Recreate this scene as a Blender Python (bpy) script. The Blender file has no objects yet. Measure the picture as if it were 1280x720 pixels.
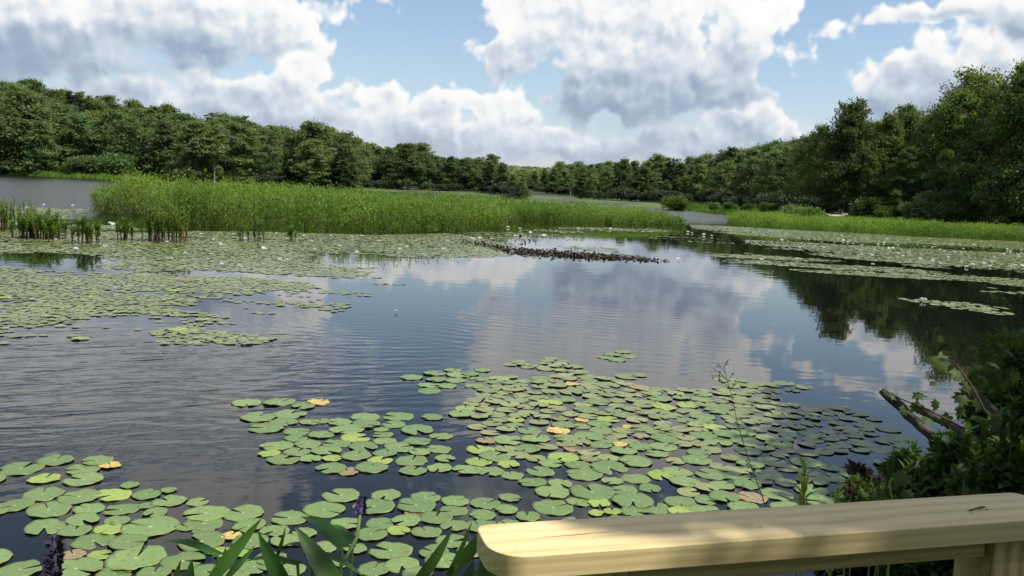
import bpy, bmesh, math, random
import numpy as np
from mathutils import Vector, Matrix, Euler

random.seed(7)
RNG = np.random.default_rng(11)
SC = bpy.context.scene
COL = SC.collection
R = math.radians

# ------------------------------------------------------------------ camera
FPX = 1070.0            # focal length in pixels of a 1280 wide frame
CAM_H = 2.2
PITCH = math.atan(123 / FPX)
ROLL = math.atan(0.042)
CAM_M = Matrix.Rotation(math.pi / 2 - PITCH, 3, 'X') @ Matrix.Rotation(ROLL, 3, 'Z')
CAM_P = Vector((0, 0, CAM_H))
cd = bpy.data.cameras.new('camera')
cd.sensor_width = 36
cd.lens = 36 * FPX / 1280
cd.clip_start = 0.05
cd.clip_end = 20000
cam = bpy.data.objects.new('camera', cd)
cam.matrix_world = Matrix.Translation(CAM_P) @ CAM_M.to_4x4()
COL.objects.link(cam)
SC.camera = cam


def ray(px, py):
    return CAM_M @ Vector(((px - 640) / FPX, -(py - 360) / FPX, -1.0))


def pt(px, py, depth):
    """point seen at a pixel, depth metres along the viewing axis"""
    return CAM_P + ray(px, py) * depth


def onz(px, py, z=0.0):
    d = ray(px, py)
    t = (z - CAM_H) / d.z
    return CAM_P + d * t


def hor(px):
    return 237 + 0.042 * (px - 640)


def far(px, D, z=0.0):
    d = ray(px, hor(px))
    s = D / d.y
    return Vector((d.x * s, D, z))


CMI = np.array(CAM_M.inverted())


def to_px(P):
    """world points (n,3) -> photo pixels"""
    q = (np.asarray(P, float) - np.array(CAM_P)) @ CMI.T
    w = -q[:, 2]
    return np.stack([640 + FPX * q[:, 0] / w, 360 - FPX * q[:, 1] / w], 1)


# ------------------------------------------------------------------ object helpers
def tag(o, label=None, cat=None, group=None, kind=None):
    if label: o['label'] = label
    if cat: o['category'] = cat
    if group: o['group'] = group
    if kind: o['kind'] = kind
    return o


def empty(name, loc=(0, 0, 0), rz=0.0, label=None, cat=None, group=None):
    o = bpy.data.objects.new(name, None)
    o.empty_display_size = 0.1
    COL.objects.link(o)
    o.location = loc
    o.rotation_euler = (0, 0, rz)
    return tag(o, label, cat, group)


def link(name, me, mat=None, parent=None, loc=None):
    o = bpy.data.objects.new(name, me)
    COL.objects.link(o)
    if mat is not None:
        for m in (mat if isinstance(mat, (list, tuple)) else [mat]):
            me.materials.append(m)
    if parent is not None:
        o.parent = parent
    if loc is not None:
        o.location = loc
    return o


def copy_tree(o, parent=None):
    c = o.copy()
    COL.objects.link(c)
    if parent is not None:
        c.parent = parent
    for ch in list(o.children):
        copy_tree(ch, c)
    return c


class MB:
    """collects vertices and faces (any size) for one mesh"""
    def __init__(self):
        self.V = []
        self.n = 0
        self.F = {}
        self.A = []          # per-vertex tint

    def add(self, V, F, tint=0.5):
        V = np.asarray(V, np.float32).reshape(-1, 3)
        F = np.asarray(F, np.int64)
        if F.ndim == 1: F = F[None]
        self.F.setdefault(F.shape[1], []).append(F + self.n)
        self.V.append(V)
        t = np.asarray(tint, np.float32)
        if t.ndim == 0: t = np.full(len(V), float(t), np.float32)
        self.A.append(t)
        self.n += len(V)

    def leaves(self, P, D, N, L, W, tint=None, fold=0.12, mid=0.42):
        """lance shaped leaves: P base, D along, N face normal, all (n,3)"""
        P = np.asarray(P, float); n = len(P)
        D = D / np.maximum(np.linalg.norm(D, axis=1, keepdims=True), 1e-6)
        S = np.cross(D, N)
        S = S / np.maximum(np.linalg.norm(S, axis=1, keepdims=True), 1e-6)
        U = np.cross(S, D)
        L = np.broadcast_to(np.asarray(L, float), (n,))[:, None]
        W = np.broadcast_to(np.asarray(W, float), (n,))[:, None]
        m = P + D * L * mid + U * L * fold
        V = np.stack([P, m - S * W / 2, P + D * L, m + S * W / 2], 1).reshape(-1, 3)
        F = np.arange(4 * n).reshape(n, 4)
        if tint is None: tint = RNG.random(n)
        self.add(V, F, np.repeat(tint, 4))

    def tube(self, pts, rad, k=6, tint=0.5, cap=True):
        pts = [Vector(p) for p in pts]
        m = len(pts)
        rad = [rad] * m if np.isscalar(rad) else list(rad)
        rings = []
        up = Vector((0.13, 0.21, 1)).normalized()
        prev = None
        for i, p in enumerate(pts):
            d = (pts[min(i + 1, m - 1)] - pts[max(i - 1, 0)])
            d = d.normalized() if d.length > 1e-9 else Vector((0, 0, 1))
            if prev is None:
                a = d.cross(up)
                if a.length < 0.05: a = d.cross(Vector((1, 0, 0)))
            else:
                a = prev - d * prev.dot(d)
            a.normalize(); prev = a
            b = d.cross(a)
            for j in range(k):
                t = 2 * math.pi * j / k
                rings.append(p + (a * math.cos(t) + b * math.sin(t)) * rad[i])
        F = []
        for i in range(m - 1):
            for j in range(k):
                F.append((i * k + j, i * k + (j + 1) % k, (i + 1) * k + (j + 1) % k, (i + 1) * k + j))
        self.add([tuple(v) for v in rings], F, tint)
        if cap:
            base = self.n - len(rings)
            e = [tuple(rings[(m - 1) * k + j]) for j in range(k)]
            self.add(e, [list(range(k))], tint)
            e = [tuple(rings[k - 1 - j]) for j in range(k)]
            self.add(e, [list(range(k))], tint)

    def mesh(self, name, smooth=False):
        me = bpy.data.meshes.new(name)
        V = np.concatenate(self.V) if self.V else np.zeros((0, 3), np.float32)
        me.vertices.add(len(V))
        me.vertices.foreach_set('co', V.ravel())
        idx, start, tot = [], [], []
        s = 0
        for k, L in self.F.items():
            F = np.concatenate(L)
            idx.append(F.ravel())
            start.append(s + np.arange(len(F)) * k)
            tot.append(np.full(len(F), k))
            s += F.size
        idx = np.concatenate(idx); start = np.concatenate(start); tot = np.concatenate(tot)
        me.loops.add(len(idx))
        me.loops.foreach_set('vertex_index', idx.astype(np.int32))
        me.polygons.add(len(start))
        me.polygons.foreach_set('loop_start', start.astype(np.int32))
        me.polygons.foreach_set('loop_total', tot.astype(np.int32))
        if smooth:
            me.polygons.foreach_set('use_smooth', np.ones(len(start), bool))
        a = me.attributes.new('tint', 'FLOAT', 'POINT')
        a.data.foreach_set('value', np.concatenate(self.A))
        me.update(calc_edges=True)
        me.validate()
        return me


def unit(n, rng=None):
    rng = rng or RNG
    v = rng.normal(size=(n, 3))
    return v / np.linalg.norm(v, axis=1, keepdims=True)


def in_poly(P, poly):
    """P (n,2) inside polygon"""
    x, y = P[:, 0], P[:, 1]
    c = np.zeros(len(P), bool)
    n = len(poly)
    for i in range(n):
        x0, y0 = poly[i]; x1, y1 = poly[(i + 1) % n]
        if y0 == y1: continue
        t = ((y0 > y) != (y1 > y)) & (x < (x1 - x0) * (y - y0) / (y1 - y0) + x0)
        c ^= t
    return c


def poly_dist(P, poly):
    d = np.full(len(P), 1e9)
    n = len(poly)
    for i in range(n):
        a = np.array(poly[i], float); b = np.array(poly[(i + 1) % n], float)
        ab = b - a
        t = np.clip(((P - a) @ ab) / (ab @ ab), 0, 1)
        q = a + t[:, None] * ab
        d = np.minimum(d, np.hypot(*(P - q).T))
    return d


def vnoise(P, scale, seed=0):
    """cheap smooth 2-D value noise, 0..1"""
    P = np.asarray(P, float) / scale + seed * 17.31
    i = np.floor(P).astype(np.int64); f = P - i
    f = f * f * (3 - 2 * f)
    def h(a, b):
        k = (a * 374761393 + b * 668265263 + seed * 974634541) & 0xffffffff
        k = ((k ^ (k >> 13)) * 1274126177) & 0xffffffff
        return ((k ^ (k >> 16)) & 0xffff) / 65535.0
    x, y = i[:, 0], i[:, 1]
    a = h(x, y) * (1 - f[:, 0]) + h(x + 1, y) * f[:, 0]
    b = h(x, y + 1) * (1 - f[:, 0]) + h(x + 1, y + 1) * f[:, 0]
    return a * (1 - f[:, 1]) + b * f[:, 1]


# ------------------------------------------------------------------ materials
class NT:
    def __init__(self, tree):
        self.t = tree
        self.L = tree.links

    def n(self, kind, **kw):
        nd = self.t.nodes.new(kind)
        for k, v in kw.items():
            if k.startswith('i_'):
                key = k[2:]
                key = int(key) if key.isdigit() else key.replace('_', ' ')
                s = nd.inputs[key]
                if hasattr(v, 'is_output') or isinstance(v, bpy.types.NodeSocket):
                    self.L.new(v, s)
                else:
                    s.default_value = v
            else:
                setattr(nd, k, v)
        return nd

    def math(self, op, a, b=None, c=None, clamp=False):
        nd = self.t.nodes.new('ShaderNodeMath')
        nd.operation = op; nd.use_clamp = clamp
        for i, v in enumerate((a, b, c)):
            if v is None: continue
            if isinstance(v, bpy.types.NodeSocket): self.L.new(v, nd.inputs[i])
            else: nd.inputs[i].default_value = v
        return nd.outputs[0]

    def vmath(self, op, a, b=None, out=0):
        nd = self.t.nodes.new('ShaderNodeVectorMath')
        nd.operation = op
        for i, v in enumerate((a, b)):
            if v is None: continue
            if isinstance(v, bpy.types.NodeSocket): self.L.new(v, nd.inputs[i])
            elif op == 'SCALE' and i == 1: nd.inputs['Scale'].default_value = v
            else: nd.inputs[i].default_value = v
        return nd.outputs[out]

    def scale(self, a, s):
        nd = self.t.nodes.new('ShaderNodeVectorMath'); nd.operation = 'SCALE'
        self.L.new(a, nd.inputs[0])
        if isinstance(s, bpy.types.NodeSocket): self.L.new(s, nd.inputs['Scale'])
        else: nd.inputs['Scale'].default_value = s
        return nd.outputs[0]

    def noise(self, vec, scale, detail=4, rough=0.5, out='Fac', dist=0.0):
        nd = self.t.nodes.new('ShaderNodeTexNoise')
        if vec is not None: self.L.new(vec, nd.inputs['Vector'])
        nd.inputs['Scale'].default_value = scale
        nd.inputs['Detail'].default_value = detail
        nd.inputs['Roughness'].default_value = rough
        nd.inputs['Distortion'].default_value = dist
        return nd.outputs[out]

    def ramp(self, fac, stops, interp='LINEAR'):
        nd = self.t.nodes.new('ShaderNodeValToRGB')
        nd.color_ramp.interpolation = interp
        e = nd.color_ramp.elements
        while len(e) < len(stops): e.new(0.5)
        for i, (p, c) in enumerate(stops):
            e[i].position = p
            e[i].color = (*c, 1) if len(c) == 3 else c
        if isinstance(fac, bpy.types.NodeSocket): self.L.new(fac, nd.inputs[0])
        return nd.outputs[0]

    def mapr(self, v, a, b, c=0.0, d=1.0, smooth=True):
        nd = self.t.nodes.new('ShaderNodeMapRange')
        nd.interpolation_type = 'SMOOTHSTEP' if smooth else 'LINEAR'
        nd.clamp = True if not smooth else nd.clamp
        self.L.new(v, nd.inputs[0])
        for i, x in enumerate((a, b, c, d)): nd.inputs[i + 1].default_value = x
        return nd.outputs[0]

    def mix(self, fac, a, b, blend='MIX'):
        nd = self.t.nodes.new('ShaderNodeMix')
        nd.data_type = 'RGBA'; nd.blend_type = blend
        nd.clamp_factor = True
        def put(s, v):
            if isinstance(v, bpy.types.NodeSocket): self.L.new(v, s)
            elif np.isscalar(v): s.default_value = v
            else: s.default_value = (*v, 1) if len(v) == 3 else v
        put(nd.inputs[0], fac); put(nd.inputs[6], a); put(nd.inputs[7], b)
        return nd.outputs[2]


def new_mat(name):
    m = bpy.data.materials.new(name)
    m.use_nodes = True
    m.node_tree.nodes.clear()
    t = NT(m.node_tree)
    out = t.n('ShaderNodeOutputMaterial')
    return m, t, out


def leaf_mat(name, ca, cb, cc=None, trans=0.35, rough=0.55, spec=0.25, rand=0.5, hue_rand=0.5, ttint=(1.25, 1.35, 0.5)):
    """foliage: colour runs ca->cb by the leaf's own tint and by the plant's own random value"""
    m, t, out = new_mat(name)
    at = t.n('ShaderNodeAttribute', attribute_name='tint').outputs['Fac']
    oi = t.n('ShaderNodeObjectInfo').outputs['Random']
    fac = t.math('ADD', t.math('MULTIPLY', at, 1 - rand), t.math('MULTIPLY', oi, rand))
    col = t.ramp(fac, [(0.1, ca), (0.62, cb), (1.0, cc or cb)])
    r2 = t.math('FRACT', t.math('MULTIPLY', oi, 7.31))
    hsv = t.n('ShaderNodeHueSaturation', i_Color=col)
    t.L.new(t.math('MULTIPLY_ADD', r2, 0.05 * hue_rand, 0.5 - 0.029 * hue_rand), hsv.inputs['Hue'])
    t.L.new(t.math('MULTIPLY_ADD', t.math('FRACT', t.math('MULTIPLY', oi, 13.7)), 0.55 * rand, 1 - 0.275 * rand), hsv.inputs['Value'])
    col = hsv.outputs[0]
    p = t.n('ShaderNodeBsdfPrincipled', i_Base_Color=col)
    p.inputs['Roughness'].default_value = rough
    p.inputs['Specular IOR Level'].default_value = spec
    tr = t.n('ShaderNodeBsdfTranslucent')
    t.L.new(t.mix(1.0, col, ttint, 'MULTIPLY'), tr.inputs['Color'])
    mx = t.n('ShaderNodeMixShader', i_0=trans)
    t.L.new(p.outputs[0], mx.inputs[1]); t.L.new(tr.outputs[0], mx.inputs[2])
    t.L.new(mx.outputs[0], out.inputs[0])
    return m


def simple_mat(name, ca, cb, scale=8, rough=0.8, spec=0.3, stretch=(1, 1, 1), bump=0.3, coord='Object', bscale=None):
    m, t, out = new_mat(name)
    tc = t.n('ShaderNodeTexCoord').outputs[coord]
    v = t.vmath('MULTIPLY', tc, stretch)
    f = t.noise(v, scale, 6, 0.6)
    col = t.ramp(f, [(0.3, ca), (0.7, cb)])
    p = t.n('ShaderNodeBsdfPrincipled', i_Base_Color=col)
    p.inputs['Roughness'].default_value = rough
    p.inputs['Specular IOR Level'].default_value = spec
    b = t.n('ShaderNodeBump', i_Strength=bump, i_Distance=0.02)
    t.L.new(t.noise(v, bscale or scale * 2.5, 6, 0.6), b.inputs['Height'])
    t.L.new(b.outputs[0], p.inputs['Normal'])
    t.L.new(p.outputs[0], out.inputs[0])
    return m


M = {}
M['bark'] = simple_mat('bark', (0.05, 0.042, 0.034), (0.15, 0.135, 0.115), 3, 0.9, 0.1, (6, 6, 1), 0.6)
M['pale_bark'] = simple_mat('pale_bark', (0.16, 0.145, 0.12), (0.32, 0.3, 0.26), 3, 0.9, 0.1, (5, 5, 1), 0.4)
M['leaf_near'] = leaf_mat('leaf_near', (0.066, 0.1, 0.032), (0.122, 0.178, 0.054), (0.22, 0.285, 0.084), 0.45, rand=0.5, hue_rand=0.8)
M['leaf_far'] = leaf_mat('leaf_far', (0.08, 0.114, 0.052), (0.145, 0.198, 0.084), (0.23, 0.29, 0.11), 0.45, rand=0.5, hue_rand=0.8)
M['leaf_pale'] = leaf_mat('leaf_pale', (0.08, 0.13, 0.055), (0.13, 0.2, 0.075), (0.19, 0.27, 0.09), 0.38, rand=0.45)
M['needle'] = leaf_mat('needle', (0.04, 0.058, 0.036), (0.065, 0.09, 0.052), (0.085, 0.115, 0.062), 0.25, rand=0.4, hue_rand=0.3)
M['reed'] = leaf_mat('reed', (0.058, 0.12, 0.018), (0.12, 0.215, 0.034), (0.25, 0.335, 0.06), 0.42, rand=0.12, hue_rand=0.2)
M['reed_stem'] = simple_mat('reed_stem', (0.05, 0.03, 0.02), (0.14, 0.085, 0.05), 4, 0.8)
M['grass'] = leaf_mat('grass', (0.07, 0.15, 0.015), (0.13, 0.25, 0.03), (0.2, 0.32, 0.05), 0.4, rand=0.1, hue_rand=0.1)
M['shrub'] = leaf_mat('shrub', (0.042, 0.075, 0.02), (0.085, 0.145, 0.035), (0.14, 0.2, 0.055), 0.45, rand=0.25)
M['vine'] = leaf_mat('vine', (0.03, 0.06, 0.015), (0.06, 0.11, 0.026), (0.1, 0.17, 0.042), 0.4, rand=0.2)
M['bright_leaf'] = leaf_mat('bright_leaf', (0.2, 0.3, 0.05), (0.32, 0.42, 0.075), (0.42, 0.47, 0.12), 0.4, rand=0.1)  # raised leaf colour paints in the sunlight that the shaded seedlings lack
M['red_leaf'] = leaf_mat('red_leaf', (0.06, 0.012, 0.015), (0.14, 0.03, 0.03), (0.3, 0.05, 0.05), 0.3, rand=0.1, ttint=(1.3, 0.8, 0.7))
M['withered'] = leaf_mat('withered', (0.018, 0.013, 0.01), (0.05, 0.036, 0.026), (0.12, 0.09, 0.055), 0.15, rand=0.0, ttint=(1.2, 0.9, 0.6))
M['pickerel'] = leaf_mat('pickerel', (0.035, 0.1, 0.018), (0.055, 0.14, 0.026), (0.075, 0.175, 0.032), 0.3, rough=0.5, spec=0.3, rand=0.3)
M['green_stem'] = simple_mat('green_stem', (0.1, 0.17, 0.04), (0.17, 0.26, 0.07), 10, 0.5)
M['dry_stem'] = simple_mat('dry_stem', (0.2, 0.2, 0.09), (0.3, 0.3, 0.14), 10, 0.7)
M['violet'] = simple_mat('violet', (0.05, 0.035, 0.11), (0.12, 0.09, 0.22), 60, 0.7)
M['dull_spike'] = simple_mat('dull_spike', (0.02, 0.016, 0.03), (0.06, 0.05, 0.085), 60, 0.8)
M['dead_wood'] = simple_mat('dead_wood', (0.045, 0.037, 0.03), (0.16, 0.135, 0.108), 5, 0.9, 0.1, (2, 2, 2), 0.8)
M['petal'] = simple_mat('petal', (0.8, 0.8, 0.74), (0.86, 0.86, 0.83), 10, 0.5, 0.3, bump=0)
M['stamen'] = simple_mat('stamen', (0.7, 0.45, 0.05), (0.8, 0.55, 0.08), 10, 0.6, bump=0)

# ------------------------------------------------------------------ light and sky
SUN_AZ, SUN_EL = R(112), R(56)        # azimuth clockwise from the view direction (+Y)
sund = Vector((math.sin(SUN_AZ) * math.cos(SUN_EL), math.cos(SUN_AZ) * math.cos(SUN_EL), math.sin(SUN_EL)))
sl = bpy.data.lights.new('sun', 'SUN')
sl.energy = 4.0
sl.angle = R(0.53)
sl.color = (1.0, 0.95, 0.87)
so = bpy.data.objects.new('sun', sl)
so.rotation_euler = sund.to_track_quat('Z', 'Y').to_euler()
so.location = (30, 0, 60)
COL.objects.link(so)

world = bpy.data.worlds.new('World')
SC.world = world
world.use_nodes = True
wt = world.node_tree
wt.nodes.clear()
W = NT(wt)
wout = W.n('ShaderNodeOutputWorld')
bg = W.n('ShaderNodeBackground')
bg.inputs['Strength'].default_value = 0.1
sky = W.n('ShaderNodeTexSky')
sky.sky_type = 'NISHITA'
sky.sun_disc = False
sky.sun_elevation = SUN_EL
sky.sun_rotation = SUN_AZ
sky.air_density = 1.0
sky.dust_density = 0.8
sky.ozone_density = 1.3


def ae(px, py):
    d = ray(px, py).normalized()
    return (math.atan2(d.x, d.y) * 10, math.asin(d.z) * 10)


# cumulus masses: (base row, top row) of each cloud, then its lobes: pixel centre, half width, half height, weight
# (rows and pixels of the photograph; negative rows lie above the frame and are only seen mirrored in the water)
CLOUDS = [
    ((98, -20), [(110, 15, 190, 60, 1.0), (250, 35, 115, 48, 1.0), (338, 25, 52, 46, 0.95), (20, 45, 120, 50, 0.9), (90, -60, 260, 70, 1.0), (-120, 40, 200, 80, 1.0), (372, 60, 22, 20, 0.5)]),
    ((172, 76), [(130, 122, 130, 26, 0.85), (255, 118, 80, 25, 0.9), (310, 112, 55, 26, 0.95), (374, 92, 34, 24, 1.0), (345, 120, 75, 26, 0.95), (415, 125, 40, 22, 0.8), (40, 135, 140, 30, 0.8), (230, 150, 190, 26, 0.75), (395, 150, 70, 24, 0.8)]),
    ((212, 112), [(478, 133, 48, 20, 0.9), (440, 156, 60, 24, 0.85), (605, 135, 46, 25, 1.0), (645, 150, 40, 20, 0.9), (545, 150, 60, 22, 0.85), (560, 178, 150, 26, 0.9), (700, 165, 60, 22, 0.85), (740, 186, 150, 22, 0.8), (400, 180, 120, 22, 0.8)]),
    ((176, -8), [(704, 20, 96, 50, 1.0), (790, 50, 140, 74, 1.05), (765, 118, 100, 44, 1.0), (912, 55, 60, 58, 1.0), (634, 70, 50, 28, 0.85), (860, 122, 85, 36, 0.95), (800, -60, 180, 70, 1.0), (930, 5, 60, 42, 0.9)]),
    ((198, 140), [(935, 166, 58, 20, 0.95), (985, 178, 46, 16, 0.8), (885, 185, 80, 18, 0.75)]),
    ((175, 30), [(1140, 105, 58, 30, 0.95), (1232, 78, 78, 40, 1.0), (1340, 110, 120, 70, 0.95), (1180, 140, 90, 25, 0.75)]),
    ((60, -20), [(1180, 14, 105, 17, 0.8), (1290, 20, 70, 36, 0.8)]),
    ((125, 85), [(1040, 103, 80, 10, 0.42)]),
    ((-110, -240), [(40, -170, 300, 60, 0.95), (230, -250, 140, 55, 0.75)]),
    ((-120, -260), [(700, -190, 120, 55, 0.75)]),
    ((-150, -260), [(1250, -200, 160, 50, 0.7)]),
]


def mass_group():
    """how deep inside a cloud mass a direction lies, and how high above that cloud's flat base"""
    g = bpy.data.node_groups.new('cloud_mass', 'ShaderNodeTree')
    g.interface.new_socket('Vector', in_out='INPUT', socket_type='NodeSocketVector')
    g.interface.new_socket('Mass', in_out='OUTPUT', socket_type='NodeSocketFloat')
    g.interface.new_socket('Height', in_out='OUTPUT', socket_type='NodeSocketFloat')
    G = NT(g)
    gi = G.n('NodeGroupInput'); go = G.n('NodeGroupOutput')
    P = gi.outputs[0]
    sy = G.n('ShaderNodeSeparateXYZ'); G.L.new(P, sy.inputs[0])
    allm, num, den = None, None, None
    for (yb, yt), lobes in CLOUDS:
        acc = None
        for (cx, cy, rx, ry, wgt) in lobes:
            u, v = ae(cx, cy)
            sx_, sy_ = FPX / 10 / rx * 0.78, FPX / 10 / ry * 0.78
            nd = g.nodes.new('ShaderNodeVectorMath'); nd.operation = 'MULTIPLY_ADD'
            G.L.new(P, nd.inputs[0])
            nd.inputs[1].default_value = (sx_, sy_, 0)
            nd.inputs[2].default_value = (-u * sx_, -v * sy_, 0)
            m = G.math('MULTIPLY_ADD', G.vmath('LENGTH', nd.outputs[0], out=1), -0.9 * wgt, wgt)
            acc = m if acc is None else G.math('SMOOTH_MAX', acc, m, 0.22)
        mx = sum(l[0] for l in lobes) / len(lobes)
        vb, vt = ae(mx, yb)[1], ae(mx, yt)[1]
        hgt = G.math('MULTIPLY_ADD', sy.outputs[1], 1 / (vt - vb), -vb / (vt - vb))
        w = G.math('EXPONENT', G.math('MULTIPLY', acc, 9.0))
        num = G.math('MULTIPLY', w, hgt) if num is None else G.math('MULTIPLY_ADD', w, hgt, num)
        den = w if den is None else G.math('ADD', den, w)
        allm = acc if allm is None else G.math('MAXIMUM', allm, acc)
    G.L.new(allm, go.inputs[0])
    G.L.new(G.math('DIVIDE', num, den), go.inputs[1])
    return g


def noise2(T, vec, scale, detail, rough, out='Fac', dist=0.0):
    nd = T.n('ShaderNodeTexNoise', noise_dimensions='2D')
    T.L.new(vec, nd.inputs['Vector'])
    nd.inputs['Scale'].default_value = scale
    nd.inputs['Detail'].default_value = detail
    nd.inputs['Roughness'].default_value = rough
    nd.inputs['Distortion'].default_value = dist
    return nd.outputs[out]


MASS = mass_group()
tc = W.n('ShaderNodeTexCoord').outputs['Generated']
sp = W.n('ShaderNodeSeparateXYZ'); W.L.new(tc, sp.inputs[0])
az = W.math('ARCTAN2', sp.outputs[0], sp.outputs[1])
el = W.math('ARCSINE', sp.outputs[2])
cb = W.n('ShaderNodeCombineXYZ')
W.L.new(W.math('MULTIPLY', az, 10.0), cb.inputs[0])
W.L.new(W.math('MULTIPLY', el, 10.0), cb.inputs[1])
P0 = cb.outputs[0]
w1 = W.vmath('SUBTRACT', noise2(W, P0, 1.1, 1, 0.5, 'Color'), (0.5, 0.5, 0.5))
w2_ = W.vmath('SUBTRACT', noise2(W, P0, 3.6, 2, 0.55, 'Color'), (0.5, 0.5, 0.5))
Pw = W.vmath('ADD', W.vmath('ADD', P0, W.scale(w1, 0.5)), W.scale(w2_, 0.2))
Pd = W.vmath('ADD', P0, W.scale(w2_, 0.12))
oz = W.math('MAXIMUM', W.mapr(W.math('ABSOLUTE', az), 0.70, 0.85), W.mapr(el, 0.5, 0.7))
gen = W.math('MULTIPLY_ADD', noise2(W, P0, 0.33, 2, 0.5), 2.6, -1.2)
gen = W.math('MULTIPLY_ADD', oz, 1.5, W.math('SUBTRACT', gen, 1.5))


nd = wt.nodes.new('ShaderNodeGroup'); nd.node_tree = MASS
W.L.new(Pw, nd.inputs[0])
m0 = W.math('MAXIMUM', nd.outputs[0], gen)
height = nd.outputs[1]


def detail(off):
    P = W.vmath('ADD', Pd, (off[0], off[1], 0)) if off else Pd
    n = noise2(W, P, 1.5, 7, 0.55)
    vo = W.n('ShaderNodeTexVoronoi', voronoi_dimensions='2D', feature='SMOOTH_F1')
    vo.inputs['Scale'].default_value = 2.3
    vo.inputs['Smoothness'].default_value = 0.5
    vo.inputs['Detail'].default_value = 2.0
    vo.inputs['Roughness'].default_value = 0.6
    W.L.new(P, vo.inputs['Vector'])
    return W.math('MULTIPLY_ADD', vo.outputs['Distance'], -0.46, W.math('MULTIPLY', n, 0.85))


d0 = detail(None); d1 = detail((0.055, 0.095))
f0 = W.math('ADD', W.math('ADD', m0, d0), -0.15)
# sharp puffed tops, ragged soft bases
hc = W.mapr(height, 0.0, 0.6)
alpha = W.math('DIVIDE', W.math('SUBTRACT', f0, 0.06), W.math('MULTIPLY_ADD', hc, -0.12, 0.36), clamp=True)
alpha = W.mapr(alpha, 0.0, 1.0)
# rounded relief on the flank toward the sun; the flat base lies in the cloud's own shade
lit = W.math('MULTIPLY_ADD', W.math('SUBTRACT', d0, d1), 0.62, 0.17)
lit = W.math('MULTIPLY_ADD', W.mapr(height, -0.02, 1.0), 0.66, lit)
lit = W.math('MULTIPLY_ADD', W.mapr(f0, 0.18, 0.60), -0.15, lit)
lit = W.math('MULTIPLY_ADD', W.math('SUBTRACT', noise2(W, P0, 0.7, 1, 0.5), 0.5), 0.30, W.math('ADD', lit, 0.12))
ccol = W.ramp(lit, [(0.0, (1.75, 2.25, 3.1)), (0.3, (2.65, 3.2, 4.05)), (0.55, (4.35, 4.85, 5.4)), (0.75, (6.4, 6.4, 6.4)), (1.0, (7.2, 7.1, 6.9))])
# aerial perspective on the lowest clouds
low = W.mapr(el, 0.0, 0.13, 0.4, 0.0)
ccol = W.mix(low, ccol, (4.9, 5.3, 5.8))
base = W.mix(W.mapr(el, 0.0, 0.2, 0.4, 0.1), sky.outputs[0], (3.8, 4.6, 5.7))
veil = W.math('MULTIPLY', W.mapr(el, 0.03, 0.115, 0.55, 0.0), W.mapr(m0, -0.5, 0.2))
skyc = W.mix(W.math('MAXIMUM', W.math('MULTIPLY', alpha, 0.97), veil), base, ccol)
W.L.new(skyc, bg.inputs['Color'])
W.L.new(bg.outputs[0], wout.inputs[0])
SC.view_settings.view_transform = 'Standard'
SC.view_settings.look = 'None'
SC.view_settings.exposure = 0.55
SC.view_settings.gamma = 1.0
SC.view_settings.use_curve_mapping = False
try:
    world.cycles.sampling_method = 'MANUAL'
    world.cycles.sample_map_resolution = 256
except Exception:
    pass
SC.cycles.max_bounces = 8
SC.cycles.diffuse_bounces = 3
SC.cycles.glossy_bounces = 3
SC.cycles.transmission_bounces = 4
SC.cycles.transparent_max_bounces = 8
SC.cycles.caustics_reflective = False
SC.cycles.caustics_refractive = False
SC.cycles.use_denoising = True
SC.cycles.use_adaptive_sampling = True
SC.cycles.adaptive_threshold = 0.02

# ------------------------------------------------------------------ ground and water
def w2(v): return (v.x, v.y)


POND = [(-400, -40), (-60, -8), (-14, 0.6), (-3, 2.2), (0.8, 2.7), (1.7, 3.6), (2.9, 5.3), (3.9, 6.9), (6, 8.2), (14, 10), (38, 24), (62, 50),
        (56, 66), w2(far(1290, 76)), w2(far(1180, 82)), w2(far(1060, 92)), w2(far(990, 104)), w2(far(930, 118)), w2(far(880, 128)), w2(far(850, 143)),
        w2(far(800, 150)), w2(far(750, 172)), w2(far(712, 208)), w2(far(690, 222)), w2(far(660, 222)), w2(far(600, 236)), w2(far(500, 246)), w2(far(400, 250)),
        w2(far(300, 252)), w2(far(220, 257)), w2(far(140, 262)), w2(far(70, 270)), w2(far(0, 290)), w2(far(-120, 300)), (-420, 300)]
POND = [tuple(p) for p in POND]


def sstep(a, b, x):
    t = np.clip((x - a) / (b - a), 0, 1)
    return t * t * (3 - 2 * t)


def ground_z(XY):
    XY = np.asarray(XY, float).reshape(-1, 2)
    d = poly_dist(XY, POND)
    ins = in_poly(XY, POND)
    x, y = XY[:, 0], XY[:, 1]
    r = np.hypot(x, y)
    land = 0.06 + 0.5 * sstep(0, 1.5, d) + 0.6 * sstep(3, 40, d)
    land += (vnoise(XY, 3.1, 3) - 0.5) * 0.18 * sstep(0.2, 3, d)
    # the wooded hill on the left
    hill = 25 * sstep(20, 165, d) * np.clip((-55 - x) / 212, 0, 1.15) * sstep(200, 300, y)
    hill += 3 * sstep(20, 160, d)
    hill += 19 * sstep(800, 1400, r) * (0.55 + 0.7 * vnoise(XY, 500, 5))
    land += hill
    bed = -np.minimum(1.3, 0.12 + d * 0.3)
    return np.where(ins, bed, land)


def gz(x, y): return float(ground_z([(x, y)])[0])


nr, na = 230, 300
rr = np.concatenate([np.linspace(0.05, 14, 70), 14 * (5200 / 14) ** (np.arange(1, nr - 69) / (nr - 70))])
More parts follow.
